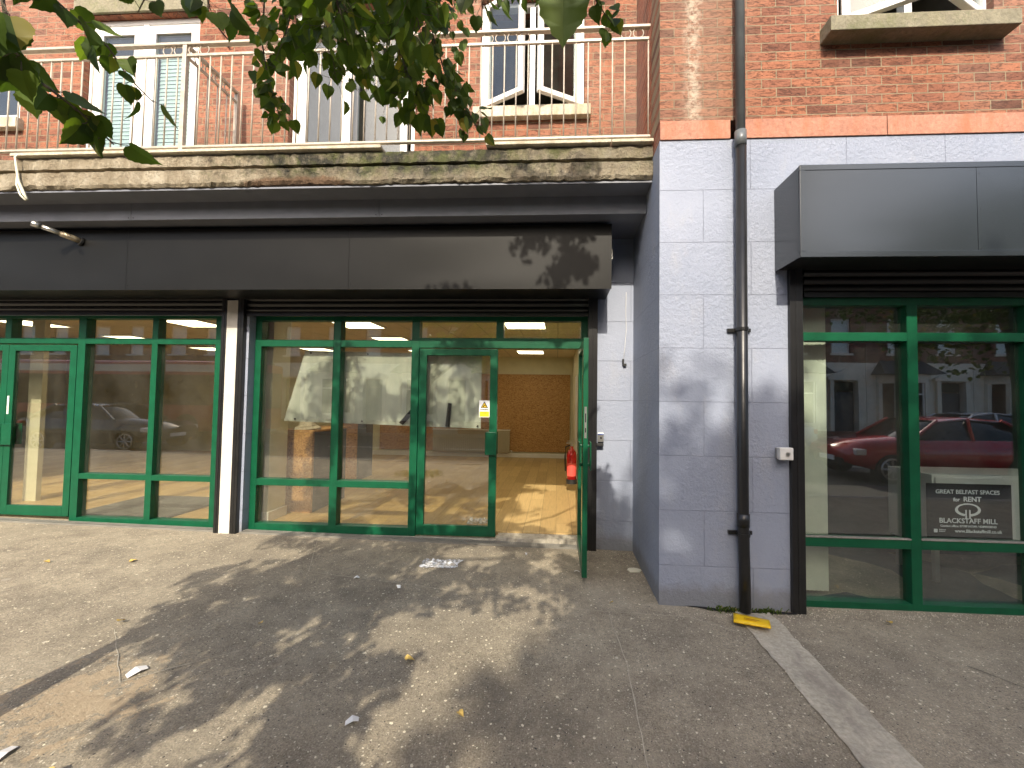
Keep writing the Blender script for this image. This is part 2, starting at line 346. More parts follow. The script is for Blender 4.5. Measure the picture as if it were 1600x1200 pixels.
# ------------------------------------------------------------------ mesh helpers
class MB:
    def __init__(s): s.v = []; s.f = []
    def raw(s, vs, fs):
        o = len(s.v); s.v += [tuple(p) for p in vs]; s.f += [tuple(i+o for i in f) for f in fs]; return s
    def box(s, x0, x1, y0, y1, z0, z1, mt=None):
        vs = [Vector((x, y, z)) for z in (z0, z1) for y in (y0, y1) for x in (x0, x1)]
        if mt: vs = [mt @ v for v in vs]
        return s.raw(vs, [(0, 2, 3, 1), (4, 5, 7, 6), (0, 1, 5, 4), (2, 6, 7, 3), (0, 4, 6, 2), (1, 3, 7, 5)])
    def tube(s, pts, r, n=10, cap=True, radii=None):
        pts = [Vector(p) for p in pts]; rings = []
        for i, p in enumerate(pts):
            d = (pts[min(i+1, len(pts)-1)] - pts[max(i-1, 0)]).normalized()
            a = d.cross(Vector((0, 0, 1)));
            if a.length < .1: a = d.cross(Vector((1, 0, 0)))
            a.normalize(); b = d.cross(a); rr = radii[i] if radii else r
            rings.append([p + (a*math.cos(2*math.pi*k/n) + b*math.sin(2*math.pi*k/n))*rr for k in range(n)])
        vs = [v for g in rings for v in g]; fs = []
        for i in range(len(pts)-1):
            for k in range(n):
                fs.append((i*n+k, i*n+(k+1) % n, (i+1)*n+(k+1) % n, (i+1)*n+k))
        if cap: fs += [tuple(range(n))[::-1], tuple(range((len(pts)-1)*n, len(pts)*n))]
        return s.raw(vs, fs)
    def torus(s, c, R0, r, u, v, n=20, m=6):
        c, u, v = Vector(c), Vector(u), Vector(v); w = u.cross(v); vs = []; fs = []
        for i in range(n):
            a = 2*math.pi*i/n; d = u*math.cos(a)+v*math.sin(a)
            for k in range(m):
                b = 2*math.pi*k/m; vs.append(c + d*(R0+r*math.cos(b)) + w*(r*math.sin(b)))
        for i in range(n):
            for k in range(m):
                fs.append((i*m+k, ((i+1) % n)*m+k, ((i+1) % n)*m+(k+1) % m, i*m+(k+1) % m))
        return s.raw(vs, fs)
    def prism(s, poly, d0, d1, axis='y'):
        """polygon in the plane across the axis, extruded from d0 to d1"""
        mp = {'y': lambda a, b, d: (a, d, b), 'x': lambda a, b, d: (d, a, b), 'z': lambda a, b, d: (a, b, d)}[axis]
        n = len(poly); vs = [mp(a, b, d0) for a, b in poly] + [mp(a, b, d1) for a, b in poly]
        fs = [tuple(range(n)), tuple(range(n, 2*n))[::-1]] + [(i, n+i, n+(i+1) % n, (i+1) % n) for i in range(n)]
        return s.raw(vs, fs)
    def wall(s, x0, x1, z0, z1, holes, yf, yb):
        """wall slab facing -Y with rectangular openings"""
        xs = sorted({x0, x1, *[h[0] for h in holes], *[h[1] for h in holes]}); zs = sorted({z0, z1, *[h[2] for h in holes], *[h[3] for h in holes]})
        xs = [x for x in xs if x0 <= x <= x1]; zs = [z for z in zs if z0 <= z <= z1]
        solid = lambda i, k: 0 <= i < len(xs)-1 and 0 <= k < len(zs)-1 and not any(h[0] < (xs[i]+xs[i+1])/2 < h[1] and h[2] < (zs[k]+zs[k+1])/2 < h[3] for h in holes)
        for i in range(len(xs)-1):
            for k in range(len(zs)-1):
                if not solid(i, k): continue
                a, b, c, d = xs[i], xs[i+1], zs[k], zs[k+1]
                s.raw([(a, yf, c), (b, yf, c), (b, yf, d), (a, yf, d)], [(0, 1, 2, 3)]); s.raw([(a, yb, c), (b, yb, c), (b, yb, d), (a, yb, d)], [(3, 2, 1, 0)])
                if not solid(i-1, k): s.raw([(a, yf, c), (a, yf, d), (a, yb, d), (a, yb, c)], [(0, 1, 2, 3)])
                if not solid(i+1, k): s.raw([(b, yf, c), (b, yb, c), (b, yb, d), (b, yf, d)], [(0, 1, 2, 3)])
                if not solid(i, k-1): s.raw([(a, yf, c), (a, yb, c), (b, yb, c), (b, yf, c)], [(0, 1, 2, 3)])
                if not solid(i, k+1): s.raw([(a, yf, d), (b, yf, d), (b, yb, d), (a, yb, d)], [(0, 1, 2, 3)])
        return s
    def build(s, name, m, parent=None, bevel=0, smooth=False, weld=True, mt=None, label=None):
        me = bpy.data.meshes.new(name); me.from_pydata(s.v, [], s.f)
        bm = bmesh.new(); bm.from_mesh(me)
        if weld: bmesh.ops.remove_doubles(bm, verts=bm.verts, dist=1e-5)
        bmesh.ops.recalc_face_normals(bm, faces=bm.faces); bm.to_mesh(me); bm.free()
        me.materials.append(M[m] if isinstance(m, str) else m)
        o = bpy.data.objects.new(name, me); COL.objects.link(o)
        if smooth:
            for p in me.polygons: p.use_smooth = True
        if bevel:
            b = o.modifiers.new('bevel', 'BEVEL'); b.width = bevel; b.segments = 2; b.limit_method = 'ANGLE'; b.angle_limit = R(40)
        if parent: o.parent = parent
        if mt: o.matrix_local = mt
        if label: o['label'] = label
        return o

def tag(o, label=None, cat=None, group=None, kind=None):
    for k, v in (('label', label), ('category', cat), ('group', group), ('kind', kind)):
        if v: o[k] = v
    return o
def thing(name, loc=(0, 0, 0), rz=0, label=None, cat=None, group=None):
    o = bpy.data.objects.new(name, None); COL.objects.link(o); o.location = loc; o.rotation_euler.z = rz; o.empty_display_size = .1
    return tag(o, label, cat, group)
def dup(o, parent=None, loc=None, rz=None, label=None):
    c = o.copy(); COL.objects.link(c)
    if parent: c.parent = parent
    if loc is not None: c.location = loc
    if rz is not None: c.rotation_euler.z = rz
    if label: c['label'] = label
    for ch in list(o.children): dup(ch, c)
    return c
def text_mb(body, size, x, z, y, align='CENTER', bold=.0, depth=.0006, sx=1.):
    cu = bpy.data.curves.new('t', 'FONT'); cu.body = body; cu.size = size; cu.align_x = align; cu.offset = bold; cu.extrude = depth
    cu.resolution_u = 3
    o = bpy.data.objects.new('t', cu); COL.objects.link(o); dg = bpy.context.evaluated_depsgraph_get(); dg.update()
    me = bpy.data.meshes.new_from_object(o.evaluated_get(dg)); mb = MB()
    mb.raw([(x+v.co.x*sx, y-v.co.z, z+v.co.y) for v in me.vertices], [tuple(p.vertices) for p in me.polygons])
    bpy.data.objects.remove(o); bpy.data.curves.remove(cu); return mb

def gz(x, y):   # the pavement rises a little to the left
    a = max(0., -.014*(x-1.5)); return min(a, .2)

# ------------------------------------------------------------------ ground
mb = MB(); xs = [-60, -30] + [-14+i*.25 for i in range(113)] + [20, 30, 60]; ys = [-4.93, -4.2] + [-4+i*.25 for i in range(18)]
for y in ys:
    for x in xs:
        z = gz(x, y) + .004*mnoise.noise(Vector((x*1.3, y*1.3, 0)))
        mb.v.append((x, y, z))
n = len(xs)
for j in range(len(ys)-1):
    for i in range(n-1): mb.f.append((j*n+i, j*n+i+1, (j+1)*n+i+1, (j+1)*n+i))
tag(mb.build('pavement', 'pave', smooth=True, weld=False), kind='structure')
mb = MB()
for i in range(-32, 32):
    x0, x1 = i*.9, i*.9+.89; za = gz(x0, 0); mb.box(x0, x1, -5.07, -4.93, -.25, za+.004)
tag(mb.build('kerb', 'kerb', bevel=.012), kind='structure')
tag(MB().raw([(-200, -200, -.13), (200, -200, -.13), (200, 200, -.13), (-200, 200, -.13)], [(0, 1, 2, 3)]).build('ground', 'asphalt'), kind='structure')
tag(MB().raw([(-80, -13.4, -.12), (80, -13.4, -.12), (80, -5.07, -.12), (-80, -5.07, -.12)], [(0, 1, 2, 3)]).build('road', 'asphalt'), kind='structure')
mb = MB().box(-80, 80, -5.42, -5.32, -.12, -.115).box(-80, 80, -5.62, -5.54, -.12, -.115)
for i in range(-16, 16): mb.box(i*4, i*4+2, -9.3, -9.18, -.12, -.115)
tag(mb.build('road_marking', 'roadpaint'), kind='structure')
tag(MB().box(-80, 80, -16.6, -13.4, -.2, 0).build('far_pavement', 'kerb'), kind='structure')
# cement strip carrying the downpipe's water, and old joint lines
mb = MB(); m = 160
for i in range(m+1):
    y = -1.19 - i*3.7/m; j = .02*mnoise.noise(Vector((0, y*4, 0)))+.012*mnoise.noise(Vector((0, y*15, 3))); k = .02*mnoise.noise(Vector((5, y*4, 0)))+.012*mnoise.noise(Vector((7, y*15, 0)))
    for q, x in enumerate((1.375+j, 1.50, 1.645+k)): mb.v.append((x, y, gz(x, y)+.008-(.004 if q == 1 else 0)+.002*mnoise.noise(Vector((x*9, y*9, 0)))))
for i in range(m):
    for q in range(2): mb.f.append((i*3+q, i*3+q+1, i*3+q+4, i*3+q+3))
tag(mb.build('drainage_strip', 'strip', smooth=True), kind='structure')
mb = MB()
def crack(pts, w=.006):
    P = []
    for (x0, y0), (x1, y1) in zip(pts, pts[1:]):
        L = math.hypot(x1-x0, y1-y0); k = max(2, int(L/.06))
        for i in range(k): t_ = i/k; P.append((x0+(x1-x0)*t_+.008*mnoise.noise(Vector((x0+t_*L*9, y0, 3))), y0+(y1-y0)*t_+.008*mnoise.noise(Vector((y0+t_*L*9, x0, 8)))))
    P.append(pts[-1]); vs = []
    for i, (x, y) in enumerate(P):
        a, b = P[max(0, i-1)], P[min(len(P)-1, i+1)]; d = Vector((b[0]-a[0], b[1]-a[1])).normalized(); ww = w*(.5+abs(mnoise.noise(Vector((x*7, y*7, 1)))))
        for s_ in (1, -1): vs.append((x-d.y*ww*s_, y+d.x*ww*s_, gz(x, y)+.0065))
    mb.raw(vs, [(2*i, 2*i+1, 2*i+3, 2*i+2) for i in range(len(P)-1)])
crack([(.40, -1.35), (.44, -1.9), (.41, -2.7), (.43, -3.6)], .004); crack([(-2.9, -1.9), (-2.35, -2.35), (-1.9, -2.0)], .003)
crack([(-2.6, -.1), (-2.2, -.9), (-1.2, -1.05), (0.2, -1.3), (1.0, -1.32), (1.3, -1.5)], .003)
tag(mb.build('pavement_joint', 'strip'), kind='structure')
mb = MB(); crack([(2.55, -1.75), (2.9, -2.2), (3.3, -2.35)], .003); crack([(.86, -.05), (.84, -.6), (.86, -1.1), (1.3, -1.2), (1.85, -1.19)], .018)
tag(mb.build('pavement_crack', 'ink'), kind='structure')

# ------------------------------------------------------------------ building
B = thing('apartment_building', label='red brick flats over lavender painted ground floor shops with green framed windows', cat='building')
def part(mb, name, m, parent=None, **k): return mb.build(name, m, parent or B, **k)
WX0 = -14; U = -.15
# upper recessed brick wall
up_holes = [(-7.6, -6.36, 4.83, 6.0), (-5.60, -4.17, 3.93, 6.06), (-3.07, -1.61, 3.93, 6.06), (-.89, .26, 4.80, 6.06), (-11.6, -10.2, 3.93, 6.06)]
part(MB().wall(WX0, .82, 3.70, 9.2, up_holes, U, .12), 'brick_wall', 'brick')
part(MB().wall(.82, 12, 3.92, 9.2, [(2.24, 3.44, 4.66, 5.95), (5.6, 6.8, 4.66, 5.95)], -1.15, -.85), 'brick_wall', 'brick')
part(MB().box(.822, 1.1, -1.149, .1, 3.77, 9.2), 'brick_return_wall', 'brick_y')
part(MB().wall(.82, 12, -.15, 3.76, [(1.915, 6.6, -.2, 3.0), (7.9, 11.5, -.2, 3.0)], -1.15, -.85), 'painted_wall', 'block')
part(MB().box(.821, 1.1, -1.149, .3, -.15, 3.765), 'painted_return_wall', 'block_y')
part(MB().wall(.36, .822, -.15, 3.40, [], 0, .3), 'painted_wall', 'block')
part(MB().wall(WX0, .36, 2.56, 3.40, [], .0, .3), 'painted_wall', 'block')
part(MB().wall(WX0, -9.3, -.15, 2.56, [], .0, .3), 'painted_wall', 'block')
mb = MB()
for a, b in ((.822, 1.385), (1.49, 2.60), (2.606, 4.6), (4.606, 7.6), (7.606, 12)): mb.box(a, b, -1.162, -1.151, 3.762, 3.918)
part(mb, 'terracotta_band', 'terracotta', bevel=.003)
part(MB().box(WX0, 12, .12, .3, 9.2, 9.35), 'parapet', 'sill'); part(MB().box(WX0, 12, .3, 9, 9.05, 9.19), 'flat_roof', 'slate')
part(MB().box(WX0-.2, WX0, -.15, 9, -.15, 9.2), 'side_wall', 'brick_y'); part(MB().box(12, 12.2, -1.15, 9, -.15, 9.2), 'side_wall', 'brick_y'); part(MB().box(WX0, 12, 9, 9.2, -.15, 9.2), 'rear_wall', 'brick')
# balcony slab with rough, chipped front
mb = MB(); N = 420; x0, x1 = WX0, .818
prof = [(-.2, 3.575), (-.905, 3.575), (-.925, 3.60), (-.925, 3.728), (-.885, 3.740), (-.885, 3.752), (-.922, 3.762), (-.925, 3.862), (-.90, 3.872), (-.2, 3.878)]
for i in range(N+1):
    x = x0+(x1-x0)*i/N
    for q, (y, z) in enumerate(prof):
        d = 0; dz = 0
        if 0 < q < 9:
            d = .016*mnoise.noise(Vector((x*9, z*22, 1))) + .011*mnoise.noise(Vector((x*31, z*50, 4)))
            if q <= 2:
                dz = .026*abs(mnoise.noise(Vector((x*11, 0, 5))))+.012*mnoise.noise(Vector((x*34, 0, 9)))
                b = max(0, 1-abs(x+2.45)/.42); d += .055*b*(.7+.4*mnoise.noise(Vector((x*12, 1, 1)))); dz += .03*b
        mb.v.append((x, y+d, z+dz))
K = len(prof)
for i in range(N):
    for q in range(K): mb.f.append((i*K+q, i*K+(q+1) % K, (i+1)*K+(q+1) % K, (i+1)*K+q))
mb.f += [tuple(range(K)), tuple(range(N*K, N*K+K))]
slab = part(mb, 'balcony_slab', 'slab', weld=False)
mb = MB()
for a, b in ((-5.25, -1.62), (-.66, .45), (.456, .815), (-9.3, -5.9)): mb.box(a, b, -.965, -.80, 3.880, 3.908)
part(mb, 'coping_strip', 'sill_pale', parent=slab, bevel=.004)
part(MB().box(WX0, .82, -.80, -.15, 3.879, 3.90), 'balcony_floor', 'strip', parent=slab)
# board under the balcony
mb = MB()
for a, b in ((-9.2, -4.34), (-4.336, -1.763), (-1.759, .818)): mb.box(a, b, -.652, -.62, 3.383, 3.574)
bd = part(mb, 'fascia_board', 'board', bevel=.002)
part(MB().box(WX0, .818, -.618, .0, 3.40, 3.574), 'soffit', 'board')
part(MB().box(WX0, .817, -.888, -.653, 3.556, 3.572), 'soffit', 'board')
for x in (-4.36, -4.31, -1.79, -1.73): part(MB().tube([(x, -.656, 3.405), (x, -.650, 3.405)], .005, 8), 'screw', 'ink', parent=bd)

# left sign canopy (black sheet box)
def canopy(xa, xb, yf, yw, z0, z1, m, seams, trim, name='shutter_canopy'):
    mb = MB(); edges = [xa]+seams+[xb]
    for a, b in zip(edges, edges[1:]):
        nx = max(2, int((b-a)/.08)); nz = 12; o = len(mb.v)
        for j in range(nz+1):
            for i in range(nx+1):
                x = a+.0015+(b-a-.003)*i/nx; z = z0+(z1-z0)*j/nz
                e = min(i, nx-i, 3)/3.*min(j, nz-j, 3)/3.
                mb.v.append((x, yf+.006*e*mnoise.noise(Vector((x*1.1, z*2.2, 2)))-.0*e, z))
        for j in range(nz):
            for i in range(nx): mb.f.append((o+j*(nx+1)+i, o+j*(nx+1)+i+1, o+(j+1)*(nx+1)+i+1, o+(j+1)*(nx+1)+i))
    c = part(mb, name, m, smooth=True, weld=False)
    part(MB().box(xa+.002, xb-.002, yf+.012, yw, z0+.01, z1-.002), 'canopy_casing', 'black', parent=c, bevel=.003)
    if trim:
        mb = MB().box(xa-.004, xb, yf-.004, yf+.016, z0-.004, z0+.038).box(xa-.004, xb, yf-.004, yf+.016, z1-.036, z1+.004).box(xa-.004, xa+.035, yf-.0045, yf+.016, z0+.038, z1-.036)
        part(mb, 'edge_trim', m, parent=c, bevel=.002)
        part(MB().box(xa-.003, xa, yf+.016, yw, z0, z1), 'end_panel', m, parent=c)
    for x in seams:
        for z in (z0+.05, (z0+z1)/2, z1-.08): part(MB().tube([(x+.02, yf-.004, z), (x+.02, yf+.01, z)], .004, 8), 'rivet', m, parent=c)
    return c
canL = canopy(-9.3, .522, -.48, -.001, 2.715, 3.36, 'canopy', [-6.9, -4.55, -2.14], False)
canR = canopy(1.732, 6.9, -1.50, -1.151, 2.665, 3.33, 'canopy_grey', [2.93, 4.9], True)
part(MB().box(.524, .56, -.28, -.22, 3.08, 3.18).box(.522, .55, -.30, -.2, 3.10, 3.12), 'end_bracket', 'steel', parent=canL, bevel=.004)
def shutter(xa, xb, y, z0, z1, guides, gy0, gy1):
    mb = MB(); z = z0+.045; prof = []
    mb.box(xa, xb, y-.012, y+.014, z0, z0+.04)
    while z < z1:
        k = 5; h = .062
        pts = [(y+.004-.016*math.sin(math.pi*i/k), z+h*i/k) for i in range(k+1)]+[(y+.012, z+h), (y+.012, z)]
        mb.prism(pts, xa, xb, 'x'); z += h+.002
    s_ = part(mb, 'roller_shutter', 'black')
    for a, b, zb in guides: part(MB().box(a, b, gy0, gy1, zb, z1).box(a+(b-a)*.42, a+(b-a)*.58, gy0-.004, gy0, zb, z1), 'shutter_guide', 'black', parent=s_, bevel=.003)
    return s_
shutter(-3.582, .36, -.01, 2.535, 2.86, [(-3.655, -3.583, .04), (.33, .43, .0)], -.055, -.0005 if False else .05)
shutter(-9.2, -3.845, -.01, 2.545, 2.86, [(-3.845, -3.785, .04)], -.055, .05)
shutter(1.99, 6.4, -1.08, 2.475, 2.80, [(1.825, 1.925, -.03), (6.4, 6.5, -.03)], -1.185, -1.06)
part(MB().box(1.92, 6.6, -1.05, -.86, 2.50, 3.05), 'lintel_box', 'black')
part(MB().box(-3.785, -3.655, -.052, .28, .0, 2.71), 'pillar', 'whitepaint', bevel=.003)
part(MB().box(-3.583, -3.552, .0, .22, .02, 2.535), 'reveal_panel', 'block')
part(MB().box(-3.86, -3.58, .051, .3, .0, 2.71), 'pillar_core', 'block')
part(MB().box(.34, .37, .05, .3, .0, 2.56), 'reveal_panel', 'whitepaint')

# ---- glazed shopfronts
YF, YB, YG = .10, .20, .155
def frame(boxes, name='shop_window', m='green', y0=YF, y1=YB):
    mb = MB()
    for (a, b, c, d) in boxes: mb.box(a, b, y0, y1, c, d)
    return part(mb, name, m, bevel=.003)
def pane(parent, a, b, c, d, y=YG, m='glass', mt=None):
    return MB().box(a-.004, b+.004, y, y+.006, c-.004, d+.004).build('pane', m, parent)
H0, H1, T0, T1, TOP0, TOP1 = .585, .66, 2.19, 2.28, 2.505, 2.57
# a frame made of full-height uprights and rails that butt between them
def grid_frame(uprights, rails, zb, zt, topmulls=()):
    bx = [(a, b, zb, zt) for a, b in uprights]
    for (a, b, c, d) in rails: bx.append((a, b, c, d))
    for (a, b, c, d) in topmulls: bx.append((a, b, c, d))
    return frame(bx)
f1 = grid_frame([(-3.552, -3.478), (-2.602, -2.515), (-1.675, -1.588), (.26, .345)],
    [(-3.478, -2.602, .06, .15), (-2.515, -1.675, .06, .15), (-3.478, -2.602, H0, H1), (-2.515, -1.675, H0, H1), (-3.478, -2.602, T0+.01, T1), (-2.515, -1.675, T0+.01, T1), (-1.588, .26, T0+.005, T1+.03),
     (-3.478, -2.602, TOP0, TOP1), (-2.515, -1.675, TOP0, TOP1), (-1.588, .26, TOP0, TOP1)], .06, TOP1, [(-.70, -.615, T1+.03, TOP0)])
for a, b in ((-3.478, -2.602), (-2.515, -1.675)):
    pane(f1, a, b, .15, H0); pane(f1, a, b, H1, T0+.01); pane(f1, a, b, T1, TOP0)
pane(f1, -1.588, -.70, T1+.03, TOP0); pane(f1, -.615, .26, T1+.03, TOP0)
f2 = grid_frame([(-4.04, -3.96), (-4.838, -4.765), (-5.78, -5.685), (-7.66, -7.58), (-8.6, -8.52)],
    [(-5.685, -4.838, .07, .15), (-4.765, -4.04, .07, .15), (-5.685, -4.838, .605, .668), (-4.765, -4.04, .605, .668), (-9.3, -8.6, .08, .17), (-8.52, -7.66, .08, .17), (-9.3, -8.6, .6, .67), (-8.52, -7.66, .6, .67),
     (-5.685, -4.838, 2.22, 2.288), (-4.765, -4.04, 2.22, 2.288), (-7.58, -5.78, 2.22, 2.288), (-8.52, -7.66, 2.22, 2.288), (-9.3, -8.6, 2.22, 2.288),
     (-5.685, -4.838, 2.528, 2.59), (-4.765, -4.04, 2.528, 2.59), (-7.58, -5.78, 2.528, 2.59), (-8.52, -7.66, 2.528, 2.59), (-9.3, -8.6, 2.528, 2.59)], .07, 2.59, [(-6.74, -6.66, 2.288, 2.528)])
for a, b in ((-5.685, -4.838), (-4.765, -4.04), (-8.52, -7.66), (-9.3, -8.6)):
    pane(f2, a, b, .15, .605); pane(f2, a, b, .668, 2.22); pane(f2, a, b, 2.288, 2.528)
pane(f2, -6.66, -5.78, 2.288, 2.528); pane(f2, -7.58, -6.74, 2.288, 2.528)
YR = -1.06
f3 = frame([(1.925, 1.985, .0, 2.50), (2.80, 2.878, 0, 2.50), (3.70, 3.778, 0, 2.50), (4.65, 4.73, 0, 2.50), (5.6, 5.68, 0, 2.5), (6.5, 6.6, 0, 2.5)] +
    [(a, b, c, d) for a, b in ((1.985, 2.80), (2.878, 3.70), (3.778, 4.65), (4.73, 5.6), (5.68, 6.5)) for c, d in ((-.01, .05), (.475, .547), (2.125, 2.195), (2.415, 2.50))], y0=YR, y1=YR+.09)
for a, b in ((1.985, 2.80), (2.878, 3.70), (3.778, 4.65), (4.73, 5.6), (5.68, 6.5)):
    for c, d in ((.05, .475), (.547, 2.125), (2.195, 2.415)): pane(f3, a, b, c, d, YR+.06, 'glass_dark')
part(MB().box(7.9, 11.5, -1.12, -1.08, -.1, 3.0), 'roller_shutter', 'black')
# metal weather strips on the mid rails
part(MB().box(1.985, 2.80, YR-.006, YR+.03, .548, .556).box(2.878, 3.70, YR-.006, YR+.03, .548, .556), 'glazing_bead', 'kerb', parent=f3)
# doors: modelled in leaf space (x 0..w from the hinge, y 0..t)
def door_leaf(w, z0, z1, mt, handle_x, plate=True, lock_edge=False, m='green', face=-1):
    st = .085
    d = MB().box(0, st, 0, .045, z0, z1).box(w-st, w, 0, .045, z0, z1).box(st, w-st, 0, .045, z0, z0+.115).box(st, w-st, 0, .045, z1-.075, z1).build('shop_door', m, B, bevel=.003, mt=mt)
    MB().box(st-.004, w-st+.004, .02, .026, z0+.111, z1-.071).build('pane', 'glass', d)
    mb = MB()
    for yy in (-.035, .065): mb.box(handle_x-.065, handle_x+.065, yy, yy+.012, .99, 1.245)
    mb.box(handle_x-.012, handle_x+.012, -.023, 0, 1.02, 1.05).box(handle_x-.012, handle_x+.012, -.023, 0, 1.19, 1.215).box(handle_x-.012, handle_x+.012, .045, .065, 1.02, 1.05).box(handle_x-.012, handle_x+.012, .045, .065, 1.19, 1.215)
    mb.build('pull_handle', m, d, bevel=.004)
    MB().box(w, w+.002, .012, .034, 1.28, 1.56).build('lock_plate', 'steel', d)
    MB().box(w+.002, w+.0035, .018, .028, 1.33, 1.37).build('latch', 'ink', d); MB().box(w+.002, w+.0035, .018, .028, 1.42, 1.50).build('bolt', 'ink', d)
    return d
T = Matrix.Translation
d1 = door_leaf(.905, .075, 2.185, T((-1.583, .105, 0)), .845)
d1['label'] = 'closed green glazed door leaf'
d2 = door_leaf(.89, .055, 2.18, T((.232, .075, 0)) @ Matrix.Rotation(-math.pi/2, 4, 'Z') , .82)
d2['label'] = 'open green glazed door leaf swung out over the pavement'
d3 = door_leaf(.885, .155, 2.205, T((-5.795, .149, 0)) @ Matrix.Rotation(math.pi, 4, 'Z'), .82)
door_leaf(.885, .155, 2.205, T((-7.57, .105, 0)), .82)
MB().box(.843, .867, .0455, .049, 1.36, 1.58).build('escutcheon', 'plastic_white', d3, bevel=.002)
# door head closer stub, threshold and drain channel
part(MB().box(-.66, .26, .06, .24, .02, .085), 'threshold', 'strip', bevel=.004)
part(MB().box(-9.3, -3.85, .06, .24, -.1, .068), 'plinth', 'strip'); part(MB().box(-3.55, -.66, .06, .24, -.1, .058), 'plinth', 'strip')
for a, b in ((-3.55, .33), (-9.2, -3.85)):
    mb = MB(); x = a
    while x < b-.02:
        zz = gz(x, 0)+.006
        mb.box(x, x+.012, -.02, .058, zz-.02, zz+.010); x += .024
    for y in (-.03, .015, .052): mb.raw([(a, y, gz(a, 0)-.01), (b, y, gz(b, 0)-.01), (b, y+.008, gz(b, 0)-.01), (a, y+.008, gz(a, 0)-.01), (a, y, gz(a, 0)+.02), (b, y, gz(b, 0)+.02), (b, y+.008, gz(b, 0)+.02), (a, y+.008, gz(a, 0)+.02)], [(0, 1, 5, 4), (3, 7, 6, 2), (4, 5, 6, 7)])
    part(mb, 'drain_grate', 'grate')
# ---- rooms
part(MB().box(WX0, .42, .24, 6.3, .0, .10), 'shop_floor', 'plank')
part(MB().box(WX0, .9, .30, 6.3, 2.72, 2.80), 'shop_ceiling', 'tile')
part(MB().box(WX0, .9, 6.22, 6.4, .1, 2.72), 'interior_wall', 'white')
part(MB().box(.40, .80, .30, 6.22, .1, 2.72), 'interior_wall', 'white')
part(MB().box(WX0, WX0+.2, .3, 6.22, .1, 2.72), 'interior_wall', 'white')
part(MB().box(-3.9, -3.47, .3, .62, .1, 2.72), 'interior_pier', 'white'); part(MB().box(-7.50, -7.30, .9, .96, .1, 2.72), 'interior_pier', 'white')
for q in ((-8, .395, 6.19, 6.22, .1, .21), (.385, .40, .32, 6.19, .1, .21), (-3.91, -3.455, .29, .635, .1, .22)): part(MB().box(*q), 'skirting_board', 'upvc', bevel=.004)
part(MB().box(-4.7, .33, 6.185, 6.215, .25, 2.27), 'wall_boarding', 'osb')
part(MB().box(.372, .384, 3.2, 4.1, .1, 2.1), 'interior_door', 'upvc', bevel=.004)
part(MB().box(-6.1, -4.75, .25, 1.35, .1, .112), 'entrance_mat', 'darkgrey')
# right shop room
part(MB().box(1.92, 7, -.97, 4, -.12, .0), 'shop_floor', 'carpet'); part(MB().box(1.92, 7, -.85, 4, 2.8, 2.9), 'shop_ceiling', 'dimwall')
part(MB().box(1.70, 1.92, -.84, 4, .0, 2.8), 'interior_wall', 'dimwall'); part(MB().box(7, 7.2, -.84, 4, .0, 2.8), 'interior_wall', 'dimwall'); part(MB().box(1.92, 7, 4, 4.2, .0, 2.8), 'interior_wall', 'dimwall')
# upper rooms behind each opening
def room(xa, xb, za, zb, y, d, m='room'):
    x0, x1, z0, z1 = xa-.3, xb+.3, za-.3, zb+.3
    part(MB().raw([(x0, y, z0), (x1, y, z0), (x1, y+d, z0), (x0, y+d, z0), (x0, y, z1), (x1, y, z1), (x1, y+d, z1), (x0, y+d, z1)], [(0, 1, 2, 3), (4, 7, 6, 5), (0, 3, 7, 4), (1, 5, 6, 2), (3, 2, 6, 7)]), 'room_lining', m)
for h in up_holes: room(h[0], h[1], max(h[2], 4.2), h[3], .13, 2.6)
room(2.24, 3.44, 4.66, 5.95, -.84, 2.5); room(5.6, 6.8, 4.66, 5.95, -.84, 2.5)
# ---- upper windows and balcony doors
def upvc_frame(xa, xb, za, zb, y, w=.055, d=.07, mull=()):
    mb = MB().box(xa, xa+w, y, y+d, za, zb).box(xb-w, xb, y, y+d, za, zb).box(xa+w, xb-w, y, y+d, za, za+w).box(xa+w, xb-w, y, y+d, zb-w, zb)
    for a, b in mull: mb.box(a, b, y, y+d, za+w, zb-w)
    return mb
def sash(parent, w, h, mt, m='glass_up', sw=.055, bead=True):
    s_ = MB().box(0, sw, -.025, .025, 0, h).box(w-sw, w, -.025, .025, 0, h).box(sw, w-sw, -.025, .025, 0, sw).box(sw, w-sw, -.025, .025, h-sw, h).build('sash', 'upvc', parent, bevel=.005, mt=mt)
    MB().box(sw-.004, w-sw+.004, -.006, .006, sw-.004, h-sw+.004).build('pane', m, s_)
    return s_
# balcony doors with venetian blinds
w1 = part(upvc_frame(-5.595, -4.175, 3.93, 6.055, U+.07, .06, .08, [(-4.945, -4.875)]), 'balcony_door', 'upvc', bevel=.004)
for a, b in ((-5.535, -4.945), (-4.875, -4.235)):
    sash(w1, b-a, 1.98, T((a, U+.09, 3.995)), sw=.10)
    mb = MB(); z = 4.14
    while z < 5.62: mb.raw([(a+.10, U+.135, z), (b-.10, U+.135, z), (b-.10, U+.143, z+.046), (a+.10, U+.143, z+.046)], [(0, 1, 2, 3)]); z += .047
    mb.box(a+.09, b-.09, U+.13, U+.16, 5.62, 5.66)
    mb.build('venetian_blind', 'venetian', w1)
w2 = part(upvc_frame(-3.065, -1.615, 3.93, 6.055, U+.07, .06, .08), 'balcony_door', 'upvc', bevel=.004)
sash(w2, .62, 1.98, T((-2.99, U+.06, 3.995)), sw=.10); sash(w2, .68, 1.98, T((-2.45, U+.22, 3.995)), sw=.08)
MB().box(-2.31, -2.29, U-.0, U+.03, 4.0, 4.35).box(-2.325, -2.27, U-.02, U+.04, 4.30, 4.36).build('door_handle', 'ink', w2, bevel=.004)
